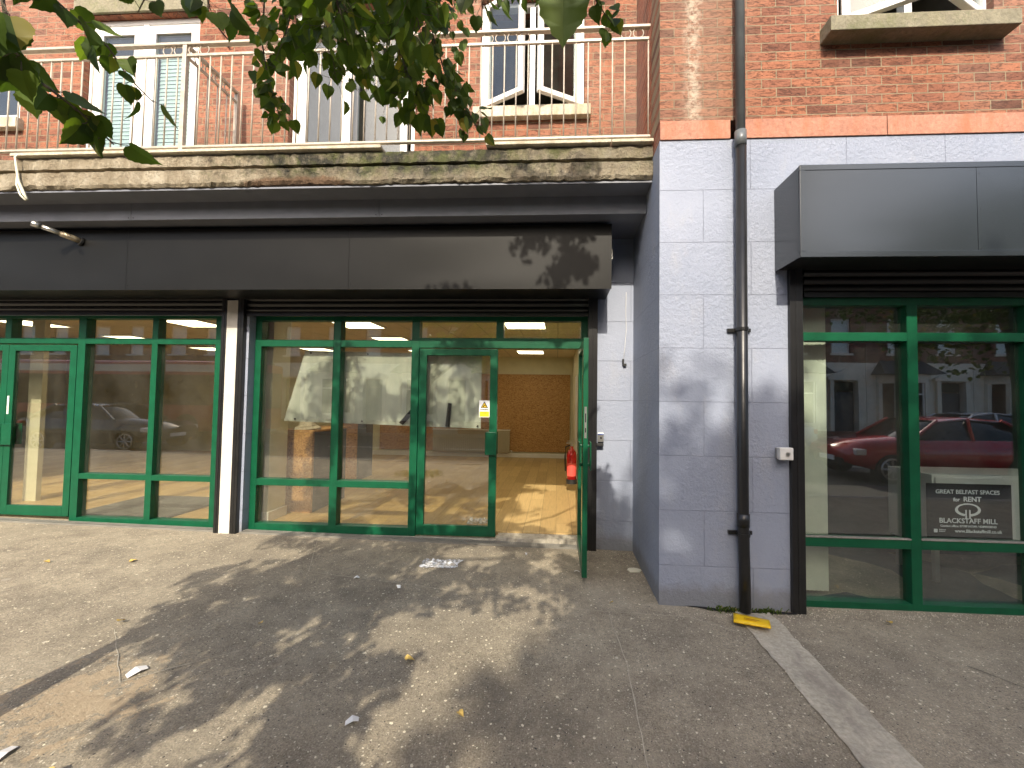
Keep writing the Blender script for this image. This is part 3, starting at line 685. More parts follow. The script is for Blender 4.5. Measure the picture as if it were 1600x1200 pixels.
w3 = part(upvc_frame(-.885, .255, 4.79, 6.055, U+.06, .05, .08, [(-.345, -.285)]), 'window', 'upvc', bevel=.004)
sash(w3, .50, 1.16, T((-.835, U+.04, 4.845)) @ Matrix.Rotation(R(-27), 4, 'Z'))
sash(w3, .50, 1.16, T((.205, U+.04, 4.845)) @ Matrix.Rotation(R(180+27), 4, 'Z'))
part(MB().box(-.95, .325, U-.075, U+.10, 4.665, 4.785), 'window_sill', 'sill_pale', parent=w3, bevel=.006)
w4 = part(upvc_frame(-7.595, -6.365, 4.83, 5.99, U+.06, .05, .08, [(-7.0, -6.94)]), 'window', 'upvc', bevel=.004)
for a, b in ((-7.545, -7.0), (-6.94, -6.415)): sash(w4, b-a, 1.06, T((a, U+.08, 4.88)))
part(MB().box(-7.66, -6.30, U-.075, U+.10, 4.70, 4.825), 'window_sill', 'sill_pale', parent=w4, bevel=.006)
w5 = part(upvc_frame(2.245, 3.435, 4.665, 5.945, -1.09, .05, .08, [(2.81, 2.87)]), 'window', 'upvc', bevel=.004)
sash(w5, .53, 1.17, T((2.295, -1.115, 4.72)) @ Matrix.Rotation(R(-26), 4, 'Z')); sash(w5, .53, 1.17, T((3.385, -1.115, 4.72)) @ Matrix.Rotation(R(206), 4, 'Z'))
part(MB().box(2.10, 3.50, -1.29, -1.02, 4.525, 4.645), 'window_sill', 'sill', parent=w5, bevel=.006)
w6 = part(upvc_frame(5.605, 6.795, 4.665, 5.945, -1.09, .05, .08, [(6.17, 6.23)]), 'window', 'upvc', bevel=.004); pane(w6, 5.65, 6.17, 4.71, 5.9, -1.05, 'glass_up'); pane(w6, 6.23, 6.75, 4.71, 5.9, -1.05, 'glass_up')
w7 = part(upvc_frame(-11.595, -10.205, 3.93, 6.055, U+.07, .06, .08, [(-10.94, -10.87)]), 'balcony_door', 'upvc', bevel=.004); pane(w7, -11.53, -10.94, 4, 6, U+.1, 'glass_up'); pane(w7, -10.87, -10.27, 4, 6, U+.1, 'glass_up')
for a, b in ((-5.72, -4.07), (-3.17, -1.5), (-1.0, .38)): part(MB().box(a, b, U-.03, U-.001, 6.07, 6.25), 'lintel', 'sill', bevel=.005)

# ------------------------------------------------------------------ balcony railing
RL = thing('balcony_railing', (0, -.88, 3.90), label='beige painted metal railing with ring ornaments along the balcony edge', cat='railing')
RY = -.88
def rl(mb, name, **k):
    mb.v = [(x, y-RY, z-3.90) for x, y, z in mb.v]; return mb.build(name, 'rail', RL, **k)
rl(MB().box(-9.3, .80, RY-.022, RY+.022, 4.975, 5.0).box(-3.62, -3.58, RY+.022, -.24, 4.975, 5.0), 'top_rail', bevel=.003)
rl(MB().box(-9.3, .79, RY-.012, RY+.012, 4.865, 4.89).box(-3.61, -3.59, RY+.012, -.24, 4.865, 4.89), 'middle_rail', bevel=.002)
rl(MB().box(-9.3, .80, RY-.018, RY+.018, 3.965, 3.985).box(-3.615, -3.585, RY+.018, -.24, 3.965, 3.985), 'bottom_rail', bevel=.002)
bal = None
X = [.575-.109*i for i in range(91) if abs(.575-.109*i+3.6) > .04] + [.785]
rx = [(x, RY) for x in X] + [(-3.6, RY+.10*i) for i in (1.3, 2.5, 3.7, 4.9)]
for x, y in rx:
    if bal is None:
        bal = rl(MB().tube([(x, y, 3.985), (x, y, 4.865)], .0065, 8), 'baluster', smooth=True); bx_, by_ = x, y
    else:
        c = bal.copy(); COL.objects.link(c); c.parent = RL; c.location = (x-bx_, y-by_, 0)
for x, y in ((-3.6, RY), (-3.6, -.25), (.785, -.1-.0), (-6.6, RY)):
    rl(MB().box(x-.02, x+.02, y-.02, y+.02, 3.905, 4.974), 'post', bevel=.003)
ring = None
for c0, k in ((-4.5, 2), (-3.47, 2), (-3.73, 2), (-1.6, 2), (-.5, 4), (.64, 2), (-5.9, 4)):
    for i in range(k):
        x = c0+(i-(k-1)/2)*.112
        if ring is None: ring = rl(MB().torus((x, RY, 4.932), .046, .005, (1, 0, 0), (0, 0, 1)), 'ring', smooth=True); rx0 = x
        else: c = ring.copy(); COL.objects.link(c); c.parent = RL; c.location = (x-rx0, 0, 0)
for i in range(4): rl(MB().torus((-3.6, RY+.14+i*.12, 4.932), .046, .005, (0, 1, 0), (0, 0, 1)), 'ring', smooth=True)

# ------------------------------------------------------------------ fittings
dp = thing('drainpipe', (1.44, -1.215, 0), label='tall black drainpipe with grey upper length on the painted wall', cat='drainpipe')
def at(mb, o):
    l = o.location; mb.v = [(x-l.x, y-l.y, z-l.z) for x, y, z in mb.v]; return mb
at(MB().tube([(1.44, -1.215, 3.72), (1.44, -1.215, 9.0)], .036, 20), dp).build('upper_pipe', 'pipe_grey', dp, smooth=True)
at(MB().tube([(1.455, -1.215, .02), (1.45, -1.215, .35), (1.443, -1.215, .68), (1.443, -1.215, 3.70)], .041, 20), dp).build('lower_pipe', 'black', dp, smooth=True)
at(MB().tube([(1.44, -1.215, 3.66), (1.44, -1.215, 3.78)], .045, 20), dp).build('coupling', 'pipe_grey', dp, smooth=True)
at(MB().tube([(1.443, -1.215, .66), (1.443, -1.215, .76)], .046, 20), dp).build('coupling', 'black', dp, smooth=True)
for z in (2.19, .60):
    at(MB().tube([(1.443, -1.215, z-.012), (1.443, -1.215, z+.012)], .048, 16).box(1.35, 1.53, -1.172, -1.151, z-.014, z+.014), dp).build('bracket', 'black', dp)
kb = thing('key_switch_box', (1.76, -1.15, 1.175), label='small white key switch box on the wall beside the right shop window', cat='switch box')
at(MB().box(1.712, 1.814, -1.235, -1.188, 1.178, 1.272), kb).build('housing', 'plastic_white', kb, bevel=.006)
at(MB().box(1.72, 1.805, -1.188, -1.151, 1.185, 1.265), kb).build('back_box', 'steel', kb)
at(MB().tube([(1.77, -1.236, 1.225), (1.77, -1.242, 1.225)], .016, 14).box(1.766, 1.774, -1.25, -1.24, 1.205, 1.235), kb).build('key_barrel', 'steel', kb)
ks = thing('key_switch', (.46, 0, 1.2), label='steel key switch with blue label on the wall beside the open door', cat='switch')
at(MB().box(.44, .505, -.035, -.001, 1.17, 1.265), ks).build('housing', 'steel', ks, bevel=.004)
at(MB().box(.442, .503, -.037, -.0355, 1.27-.02, 1.262), ks).build('blue_label', simple('blue_label', (.02, .06, .3), .5), ks)
at(MB().tube([(.475, -.036, 1.215), (.475, -.044, 1.215)], .012, 12), ks).build('key_barrel', 'ink', ks)
at(MB().box(.43, .50, -.07, -.001, 1.13, 1.155), ks).build('hasp', 'ink', ks, bevel=.003)
pts = [(.74, -.02, 2.80), (.735, -.02, 2.6), (.742, -.018, 2.4), (.728, -.02, 2.2), (.715, -.02, 2.07)]
wr = thing('hanging_wire', (.72, -.02, 2.0), label='loose thin cable with a black plug hanging down the painted wall', cat='cable')
at(MB().tube(pts, .0025, 6), wr).build('cable', 'plastic_white', wr, smooth=True)
at(MB().box(.70, .72, -.03, -.01, 2.01, 2.07).box(.71, .745, -.032, -.012, 1.99, 2.02), wr).build('plug', 'ink', wr, bevel=.004)
# old lamp stub on the left canopy
lp = thing('canopy_lamp', (-5.1, -.48, 3.24), label='corroded lamp arm sticking out of the left black canopy', cat='lamp')
at(MB().tube([(-5.08, -.48, 3.235), (-5.10, -.53, 3.25), (-5.16, -.60, 3.275)], .03, 14), lp).build('arm', 'oldlamp', lp, smooth=True)
at(MB().tube([(-5.075, -.479, 3.232), (-5.08, -.495, 3.236)], .045, 16), lp).build('mounting_flange', 'ink', lp)
at(MB().tube([(-5.16, -.60, 3.275), (-5.25, -.70, 3.31)], .024, 14).tube([(-5.25, -.70, 3.31), (-5.29, -.745, 3.325)], .03, 14), lp).build('lamp_holder', 'steel', lp, smooth=True)
# rag hanging from the slab
rg = MB().tube([(-5.16, -.95, 3.91), (-5.17, -.98, 3.86), (-5.17, -.955, 3.70), (-5.15, -.95, 3.62), (-5.10, -.95, 3.52), (-5.06, -.95, 3.46)], .01, 6, radii=[.006, .008, .01, .014, .014, .01]).tube([(-5.17, -.955, 3.70), (-5.165, -.96, 3.60), (-5.12, -.96, 3.50), (-5.07, -.955, 3.45)], .008, 6)
tag(rg.build('rag_strip', 'skin_pink', smooth=True), 'frayed pale rag strip hanging off the balcony edge', 'rag')
# dry twigs on the balcony door step
mb = MB()
for i in range(26):
    a = random.uniform(0, math.pi); x = -4.35+random.uniform(-.22, .22); z = 3.95+random.uniform(0, .07); l = random.uniform(.06, .14)
    mb.tube([(x-l*math.cos(a), -.60+random.uniform(-.05, .05), z), (x, -.6, z+.02), (x+l*math.cos(a), -.60+random.uniform(-.05, .05), z-.01)], .005, 5)
tag(mb.build('dry_plant', 'sill_pale'), 'heap of dry twigs lying behind the balcony railing', 'dry plant')
# window box bracket at the upper left (black iron)
mb = MB().tube([(-3.97, U-.02, 5.95), (-3.9, U-.1, 5.85), (-3.82, U-.16, 5.72), (-3.80, U-.02, 5.68)], .008, 6).tube([(-3.80, U-.02, 5.98), (-3.80, U-.02, 5.60)], .008, 6).tube([(-3.80, U-.02, 5.85), (-3.9, U-.1, 5.85)], .006, 6)
tag(mb.build('iron_bracket', 'ink'), 'small black iron bracket on the brick beside the blinded balcony door', 'bracket')

# banner behind the glass
bn = thing('banner', (-2.2, .235, 1.25), label='large pale grey vinyl banner hung behind the main shop glass', cat='banner')
zt, zb_ = 2.195, 1.29; nx = 30; mb = MB()
for k, yy in enumerate((.232, .2335)):
    for i in range(nx+1):
        u = i/nx
        for j in range(9):
            v = j/8; xl = -3.02-.245*(1-v); xr = -.885; x = xl+(xr-xl)*u; z = (1.325-.055*u)*(1-v) + (2.17-.045*u)*v
            mb.v.append((x, yy+.012*math.sin(x*5)*(1-v)+.006*mnoise.noise(Vector((x*3, z*3, 0))), z))
nn = (nx+1)*9
for k in range(2):
    for i in range(nx):
        for j in range(8): mb.f.append((k*nn+i*9+j, k*nn+(i+1)*9+j, k*nn+(i+1)*9+j+1, k*nn+i*9+j+1))
at(mb, bn).build('banner_sheet', 'banner', bn, smooth=True, weld=False)
mb = MB()
for x, z in ((-3.12, 1.35), (-2.95, 2.14), (-2.25, 2.13), (-2.3, 1.335), (-.92, 1.30)): mb.tube([(x, .228, z), (x, .222, z)], .011, 12)
at(mb, bn).build('eyelet', 'ink', bn)
at(MB().prism([(-1.85, 1.325), (-1.80, 1.30), (-1.62, 1.50), (-1.68, 1.52)], .214, .2155).prism([(-1.30, 1.29), (-1.245, 1.285), (-1.225, 1.56), (-1.27, 1.565)], .214, .2155), bn).build('black_tape', 'ink', bn)
# warning sticker on the door
wsn = thing('warning_sticker', (-.82, .12, 1.5), label='small yellow and white camera warning notice on the closed door glass', cat='notice')
at(MB().box(-.885, -.765, .1215, .123, 1.41, 1.60), wsn).build('backing', 'signwhite', wsn)
at(MB().box(-.880, -.770, .1200, .1213, 1.415, 1.475), wsn).build('yellow_panel', 'yellow', wsn)
at(MB().prism([(-.868, 1.515), (-.782, 1.515), (-.825, 1.588)], .1195, .1213), wsn).build('triangle_border', 'ink', wsn)
at(MB().prism([(-.855, 1.522), (-.795, 1.522), (-.825, 1.573)], .1185, .1193), wsn).build('triangle_field', 'yellow', wsn)
at(MB().prism([(-.842, 1.528), (-.810, 1.544), (-.812, 1.552), (-.846, 1.536)], .1177, .1183).prism([(-.84, 1.525), (-.832, 1.525), (-.828, 1.536), (-.836, 1.536)], .1177, .1183), wsn).build('camera_symbol', 'ink', wsn)
tm = text_mb('WARNING', .021, -.825, 1.488, .1185, bold=.0006); tm2 = text_mb('CCTV cameras\nin operation', .013, -.825, 1.458, .1185); tm.raw(tm2.v, tm2.f)
at(tm, wsn).build('lettering', 'ink', wsn, weld=False)
# letting board in the right window
sg = thing('letting_sign', (3.3, -.98, .52), label='black and white shop letting sign standing inside the right window', cat='sign')
SX0, SX1, SZ0, SZ1 = 2.985, 3.63, .552, .985; SY = -.985
at(MB().box(SX0, SX1, SY, SY+.004, SZ0, SZ1), sg).build('board', 'signblack', sg)
cx = (SX0+SX1)/2-.01
tm = text_mb('GREAT BELFAST SPACES', .0455, cx, .905, SY-.0012, bold=.0006)
for a in (('for', .040, cx-.085, .845, SY-.0012, 'CENTER', .0012), ('RENT', .055, cx+.035, .845, SY-.0012, 'CENTER', .001), ('BLACKSTAFF MILL', .055, cx, .672, SY-.0012, 'CENTER', .0008),
          ('Contact office: 07789141549 / 02890238163', .0235, cx, .640, SY-.0012, 'CENTER', .0004), ('www.Blackstaffmill.co.uk', .0355, cx+.075, .598, SY-.0012, 'CENTER', .0006), ('Find us on\nfacebook', .0125, SX0+.09, .613, SY-.0012, 'LEFT', .0003)):
    q = text_mb(*a); tm.raw(q.v, q.f)
at(tm, sg).build('lettering', 'signwhite', sg, weld=False)
mb = MB(); vs = []; c0, c1 = cx, .778; n_ = 48
for i in range(n_):
    a = -math.pi/2+2*math.pi*i/n_
    for rx_, rz_, oz in ((.098, .052, 0), (.076, .038, .004)):
        vs.append((c0+rx_*math.cos(a), SY-.0012, c1+oz+rz_*math.sin(a)))
mb.raw(vs, [(2*i, 2*i+1, (2*i+3) % (2*n_), (2*i+2) % (2*n_)) for i in range(n_) if 1 <= i <= n_-3])
mb.box(c0-.020, c0-.009, SY-.0016, SY-.0008, .708, .778).box(c0+.009, c0+.020, SY-.0016, SY-.0008, .708, .778)
mb.box(SX0+.05, SX0+.078, SY-.0016, SY-.0008, .594, .622)
at(mb, sg).build('emblem', 'signwhite', sg, weld=False)
at(MB().box(3.28, 3.35, SY-.003, SY-.001, .985, 1.0), sg).build('white_tab', 'paper', sg)
# vertical blinds, right shop
vb = thing('vertical_blind', (2.06, -.80, .1), label='cream vertical fabric blind drawn to the left of the right window', cat='blind')
for i in range(8):
    x = 1.99+i*.036
    at(MB().box(-.045, .045, -.001, .001, .05, 2.55, T((x, -.86, 0)) @ Matrix.Rotation(R(-28+random.uniform(-5, 5)), 4, 'Z')), vb).build('slat', 'blind', vb)
at(MB().box(1.93, 2.9, -.845, -.81, 2.55, 2.59), vb).build('headrail', 'upvc', vb)
at(MB().tube([(1.97, -.86, .07), (2.27, -.86, .07)], .003, 5), vb).build('bottom_chain', 'plastic_white', vb)
cb_ = thing('white_cabinet', (4.32, -.28, 0), label='pale low cabinet on legs standing behind the letting sign', cat='cabinet')
MB().box(-.90, .90, -.25, .25, .30, .98).build('carcass', 'plastic_white', cb_, bevel=.004)
for x in (-.45, .45): MB().box(x-.43, x+.43, -.268, -.251, .32, .96).build('cabinet_door', 'plastic_white', cb_, bevel=.004)
for x in (-.05, .04): MB().box(x, x+.01, -.285, -.269, .6, .72).build('handle', 'steel', cb_)
for x in (-.86, .82):
    for y in (-.22, .18): MB().box(x, x+.04, y, y+.04, 0, .30).build('leg', 'steel', cb_)

# ------------------------------------------------------------------ shop interior things
first = None
spots = [(-.48, 1.42), (-2.98, 1.42), (-5.5, 1.35), (-8.2, 1.4), (-.55, 2.95), (-3.08, 2.95), (-5.45, 2.95), (-8.2, 2.9), (-.62, 4.85), (-3.1, 4.85), (-5.5, 4.6), (-8.1, 4.6)]
desc = ['square ceiling light nearest the open doorway', 'square ceiling light in the front row behind the banner window', 'square ceiling light in the front row behind the panes left of the white pillar', 'square ceiling light at the far left of the front row',
        'square ceiling light in the middle row over the doorway side of the shop', 'square ceiling light in the middle row above the banner', 'square ceiling light in the middle row left of the interior pier', 'square ceiling light at the far left of the middle row',
        'square ceiling light in the back row seen through the open doorway', 'square ceiling light in the back row above the radiator', 'square ceiling light in the back row behind the left panes', 'square ceiling light at the far left of the back row']
for (x, y), d_ in zip(spots, desc):
    if first is None:
        first = thing('ceiling_light', (x, y, 2.70), label=d_, cat='ceiling light', group='square ceiling lights in the shop')
        MB().box(-.29, .29, -.29, .29, -.004, .006).build('diffuser', 'panel', first)
        MB().box(-.305, .305, -.305, -.29, -.008, .02).box(-.305, .305, .29, .305, -.008, .02).box(-.305, -.29, -.29, .29, -.008, .02).box(.29, .305, -.29, .29, -.008, .02).build('light_frame', 'upvc', first)
    else: dup(first, loc=(x, y, 2.70), label=d_)
# radiator
rd = thing('radiator', (-2.22, 6.12, .2), label='long white panel radiator against the boarded back wall', cat='radiator')
mb = MB(); x = -1.0
while x < .98: mb.box(x, x+.03, -.04, -.022, .05, .56); x += .05
mb.box(-1.02, 1.0, -.022, .02, .02, .60); mb.build('panel', 'rad', rd, bevel=.004)
MB().box(-1.03, 1.01, -.05, .05, .60, .62).build('top_grille', 'upvc', rd); MB().tube([(1.02, 0, .08), (1.06, 0, .08), (1.06, 0, -.09)], .012, 8).build('valve_pipe', 'upvc', rd)
# OSB counters
ct = thing('osb_counter', (-3.35, .85, .1), label='chipboard counter with open side left of the main window, nearest the glass', cat='counter')
def bxo(o, name, m, *b, **k): return MB().box(*b).build(name, m, o, **k)
bxo(ct, 'front_panel', 'osb', -.30, .05, -.12, -.10, 0, 1.05); bxo(ct, 'edge_board', 'osb', .05, .16, -.14, -.10, 0, 1.05); bxo(ct, 'side_panel', 'darkgrey', .14, .155, -.10, .73, 0, 1.05)
bxo(ct, 'counter_top', 'osb', -.32, .20, -.13, .78, 1.052, 1.075); bxo(ct, 'rear_panel', 'osb', -.30, .12, .73, .75, 0, 1.05)
ct2 = thing('osb_counter', (-3.6, 2.75, .1), label='chipboard counter with drawers farther back behind the banner', cat='counter')
bxo(ct2, 'front_panel', 'osb', -.30, 0, -.02, 0, 0, 1.05); bxo(ct2, 'side_panel', 'darkgrey', -.015, 0, 0, .62, 0, 1.05); bxo(ct2, 'counter_top', 'osb', -.32, .02, -.04, .64, 1.052, 1.08); bxo(ct2, 'shelf', 'darkgrey', -.29, -.02, .02, .6, .5, .52)
bag = MB(); 
me_pts = []
for i in range(9):
    for j in range(6):
        a = 2*math.pi*i/9; h = j/5; r_ = (.14-.09*h)*(1+.35*mnoise.noise(Vector((math.cos(a)*2, math.sin(a)*2, h*3)))); bag.v.append((-3.36+r_*1.3*math.cos(a), .86+r_*math.sin(a), 1.178+.13*h+.02*mnoise.noise(Vector((a, h, 1)))))
for j in range(5):
    for i in range(9): bag.f.append((i*6+j, ((i+1) % 9)*6+j, ((i+1) % 9)*6+j+1, i*6+j+1))
bag.f.append(tuple(i*6+5 for i in range(9))); bag.f.append(tuple(i*6 for i in range(9))[::-1])
tag(bag.build('crumpled_bag', 'strip', weld=False), 'crumpled grey bag lying on top of the nearer chipboard counter', 'bag')
# fire extinguisher on the right-hand wall
fe = thing('fire_extinguisher', (.25, 2.35, .24), label='red fire extinguisher hanging on the shop wall inside the open doorway', cat='extinguisher')
R0 = .085
mb = MB(); pr = [(0, .06), (R0, .06), (R0, .46), (R0*.85, .52), (R0*.45, .565), (.025, .58), (.025, .61)]
mb.tube([(0, 0, z) for r_, z in pr], 1, 24, radii=[max(r_, .001) for r_, z in pr]); mb.build('cylinder', 'red', fe, smooth=True)
MB().tube([(0, 0, 0), (0, 0, .075)], R0+.003, 24).build('base_skirt', 'ink', fe, smooth=False)
MB().tube([(0, 0, .61), (0, 0, .65)], .022, 12).box(-.09, .03, -.012, .012, .655, .67).box(-.08, .03, -.01, .01, .69, .70).build('valve_handle', 'steel', fe, bevel=.003)
MB().tube([(-.03, 0, .63), (-.10, 0, .60), (-.11, 0, .45), (-.10, 0, .2)], .012, 8).build('hose', 'ink', fe, smooth=True)
mb = MB(); K_ = 10
for i in range(K_+1):
    a = R(-150+120*i/K_)
    for z in (.13, .34): mb.v.append(((R0+.0012)*math.cos(a), (R0+.0012)*math.sin(a), z))
for i in range(K_): mb.f.append((2*i, 2*i+2, 2*i+3, 2*i+1))
mb.build('instruction_label', simple('label_red', (.75, .1, .08), .5), fe, weld=False)
fs = thing('fire_notice', (.392, 2.9, 1.4), label='small red notice on the interior wall above the extinguisher', cat='notice')
MB().box(-.008, 0, -.08, .08, -.09, .11).build('plate', 'red', fs, bevel=.002); MB().box(-.0095, -.008, -.05, .05, 0, .06).build('symbol', 'signwhite', fs)
# crumpled clear film inside the closed door and on the pavement
def film(name, x, y, z, lx, ly, label, h=.03):
    mb = MB(); n1, n2 = 22, 12
    for i in range(n1+1):
        for j in range(n2+1):
            u, v = i/n1-.5, j/n2-.5; e = 1+.25*mnoise.noise(Vector((u*3, v*3, x)))
            mb.v.append((x+u*lx*e, y+v*ly*e, z+h*abs(mnoise.noise(Vector((u*8, v*6, x*3))))+.002))
    for i in range(n1):
        for j in range(n2): mb.f.append((i*(n2+1)+j, (i+1)*(n2+1)+j, (i+1)*(n2+1)+j+1, i*(n2+1)+j+1))
    return tag(mb.build(name, 'film', weld=False), label, 'plastic film')
film('plastic_film', -1.08, -.60, gz(-1.08, 0)+.004, .36, .2, 'crumpled clear plastic film on the pavement before the closed door')
film('plastic_film', -.95, .55, .102, .24, .22, 'crumpled clear plastic on the wooden floor behind the closed door', .05)

# ------------------------------------------------------------------ litter and leaves on the ground
env = thing('yellow_envelope', (1.42, -1.39, .03), label='yellow padded envelope lying at the foot of the drainpipe', cat='envelope')
mb = MB(); n1, n2 = 8, 4
for k in (0, 1):
    for i in range(n1+1):
        for j in range(n2+1):
            u, v = i/n1, j/n2; puff = .010*math.sin(math.pi*u)*math.sin(math.pi*v)
            mb.v.append(((u-.5)*.235, (v-.5)*.13, (.012+puff if k else 0)+.02*u*(1-v)*.6))
q = (n1+1)*(n2+1)
for k in (0, 1):
    for i in range(n1):
        for j in range(n2): mb.f.append(tuple(k*q+w_ for w_ in (i*(n2+1)+j, (i+1)*(n2+1)+j, (i+1)*(n2+1)+j+1, i*(n2+1)+j+1)))
for i in range(n1):
    for j in (0, n2): mb.f.append((i*(n2+1)+j, (i+1)*(n2+1)+j, q+(i+1)*(n2+1)+j, q+i*(n2+1)+j))
for j in range(n2):
    for i in (0, n1): mb.f.append((i*(n2+1)+j, i*(n2+1)+j+1, q+i*(n2+1)+j+1, q+i*(n2+1)+j))
mb.build('pouch', 'yellow2', env, smooth=True, weld=False); env.rotation_euler.z = R(-22)
mb = text_mb('POST', .03, 0, 0, 0); mb.v = [(x, z, .027+y*.2) for x, y, z in mb.v]; mb = MB().box(-.05, .05, -.02, -.012, .0285, .0292).box(-.05, .03, -.035, -.03, .0280, .0287)
mb.build('printed_line', simple('envelope_print', (.45, .22, .01), .6), env)
def leafpts(s, fold=.25, droop=.25):
    half = [(0, .03), (.13, -.03), (.30, .0), (.43, .14), (.45, .24), (.50, .33), (.46, .42), (.47, .50), (.39, .58), (.38, .66), (.27, .74), (.22, .84), (.10, .92), (.0, 1.08)]
    spine = [(0, .03), (0, .35), (0, .68), (0, 1.08)]; w1, w2 = random.uniform(-.08, .08), random.uniform(2, 5)
    P = []; F = []
    for sg in (1, -1):
        o = len(P); P += [(sg*x, y) for x, y in half] + [(0, .35), (0, .68)]
        n_ = len(half); a, b = o+n_, o+n_+1; f = []
        for i in range(n_-1):
            m_ = (half[i][1]+half[i+1][1])/2; f.append((o+i, o+i+1, a if m_ < .5 else b))
        f.append((o, a, o)) if False else None; k = max(i for i in range(n_-1) if (half[i][1]+half[i+1][1])/2 < .5)+1
        f.append((o+k, b, a)); F += f if sg > 0 else [g[::-1] for g in f]
    V = [Vector((x*s, y*s, (abs(x)*fold - droop*y*y + w1*math.sin(w2*3*y+x*7)*abs(x)*1.4)*s)) for x, y in P]
    return V, F
names = 'dry yellow fallen leaf '
ground_leaves = [((-2.02, -2.9), .06, 'near the bottom edge left of centre'), ((-.89, -2.04), .05, 'in the lit patch in front of the closed door'), ((-2.94, -1.84), .045, 'beside the trunk shadow'), ((-3.9, -.9), .05, 'nearer the left shop doors'),
    ((-2.0, -1.75), .03, 'within the crown shadow'), ((-.48, -2.4), .035, 'in the shade at bottom centre'), ((-4.6, -1.0), .04, 'farther left by the left shop'), ((-4.75, -1.35), .035, 'at the left edge of the pavement, foremost of that group'), ((.45, -1.2), .03, 'just left of the long pavement joint'), ((2.45, -1.3), .04, 'under the right shop window')]
for (x, y), s, tx in ground_leaves:
    v, f = leafpts(s, random.uniform(.2, .6), random.uniform(.1, .4)); rr = Matrix.Rotation(random.uniform(0, 6.28), 4, 'Z') @ Matrix.Rotation(random.uniform(-.3, .3), 4, 'X')
    v = [rr @ p for p in v]; dz = -min(p.z for p in v)+.006
    v2 = [p+Vector((0, 0, .0015)) for p in v]; nf = len(v)
    o = MB().raw([p for p in v]+v2, f+[tuple(i+nf for i in g) for g in f]).build('fallen_leaf', 'dryleaf', weld=False); o.location = (x, y, gz(x, y)+dz)
    tag(o, names+tx, 'leaf', 'fallen leaves on the pavement')
papers = [((-2.34, -2.27), (.09, .05), 'white folded paper scrap beside the lit patch left of the crown shadow'), ((-2.36, -2.82), (.10, .035), 'white paper scrap at the bottom left corner of the pavement'), ((-.98, -2.50), (.06, .03), 'white paper scrap at bottom centre'),
    ((-1.72, -.98), (.045, .02), 'tiny white scrap in the shade before the banner window'), ((.20, -.62), (.05, .02), 'tiny white scrap beside the open door leaf'), ((-1.3, -1.1), (.05, .03), 'tiny white scrap below the plastic film'), ((-.3, -.25), (.03, .02), 'tiny white scrap close to the threshold')]
for (x, y), (a, b), tx in papers:
    mb = MB(); c0 = random.uniform(0, 3)
    P = [(-a/2, -b/2, 0), (a*.1, -b/2, .012), (a/2, -b*.3, .002), (a/2, b/2, .004), (0, b*.6, .018), (-a/2, b*.3, .003)]
    mb.raw(P+[(p[0], p[1], p[2]+.002) for p in P], [(0, 1, 4, 5), (1, 2, 3, 4), (6, 11, 10, 7), (7, 10, 9, 8)]+[(i, (i+1) % 6, 6+(i+1) % 6, 6+i) for i in range(6)])
    o = mb.build('paper_scrap', 'paper', weld=False); o.location = (x, y, gz(x, y)+.006); o.rotation_euler.z = c0; tag(o, tx, 'paper scrap', 'paper scraps on the pavement')
# flaked paint at the corner of the return wall
mb = MB(); P = []
for i in range(14): a = 2*math.pi*i/14; r_ = .05*(1+.5*mnoise.noise(Vector((math.cos(a)*2, math.sin(a)*2, 5)))); P.append((.745+r_*1.3*math.cos(a), -.52+r_*math.sin(a)))
mb.prism(P, gz(.75, 0)+.004, gz(.75, 0)+.012, 'z'); tag(mb.build('plaster_scrap', 'skin_pink'), 'pale broken piece of plaster on the ground by the return wall', 'plaster scrap')
# weeds at the foot of the drainpipe
mb = MB()
for i in range(170):
    x = random.choice((random.gauss(1.33, .06), random.gauss(1.62, .07))); y = -1.17-abs(random.gauss(0, .02)); a = random.uniform(0, 6.28); h = random.uniform(.015, .05); w = .004
    mb.raw([(x-w, y, 0), (x+w, y, 0), (x+h*.6*math.cos(a)+w, y-.02*abs(math.sin(a))-.005, h), (x+h*.6*math.cos(a)-w, y-.02*abs(math.sin(a))-.005, h)], [(0, 1, 2, 3)])
tag(mb.build('weed', 'leaf2', weld=False), 'low green weeds growing at the foot of the drainpipe', 'weeds', kind='stuff')
mb = MB()     # loose grit along the wall foot and the right sill
for i in range(900):
    if i % 3: x = random.uniform(1.9, 4.2); y = -1.08-abs(random.gauss(0, .10))
    else: x = random.uniform(.3, 1.9); y = (-1.17 if x > .85 else -.05)-abs(random.gauss(0, .09))
    r_ = random.uniform(.002, .006); z = gz(x, y)
    mb.raw([(x-r_, y-r_, z), (x+r_, y-r_*.6, z), (x+r_*.4, y+r_, z), (x, y, z+r_*1.2)], [(0, 1, 3), (1, 2, 3), (2, 0, 3)])
tag(mb.build('grit', 'sill_pale', weld=False), 'loose pale grit scattered along the foot of the walls', 'grit', kind='stuff')

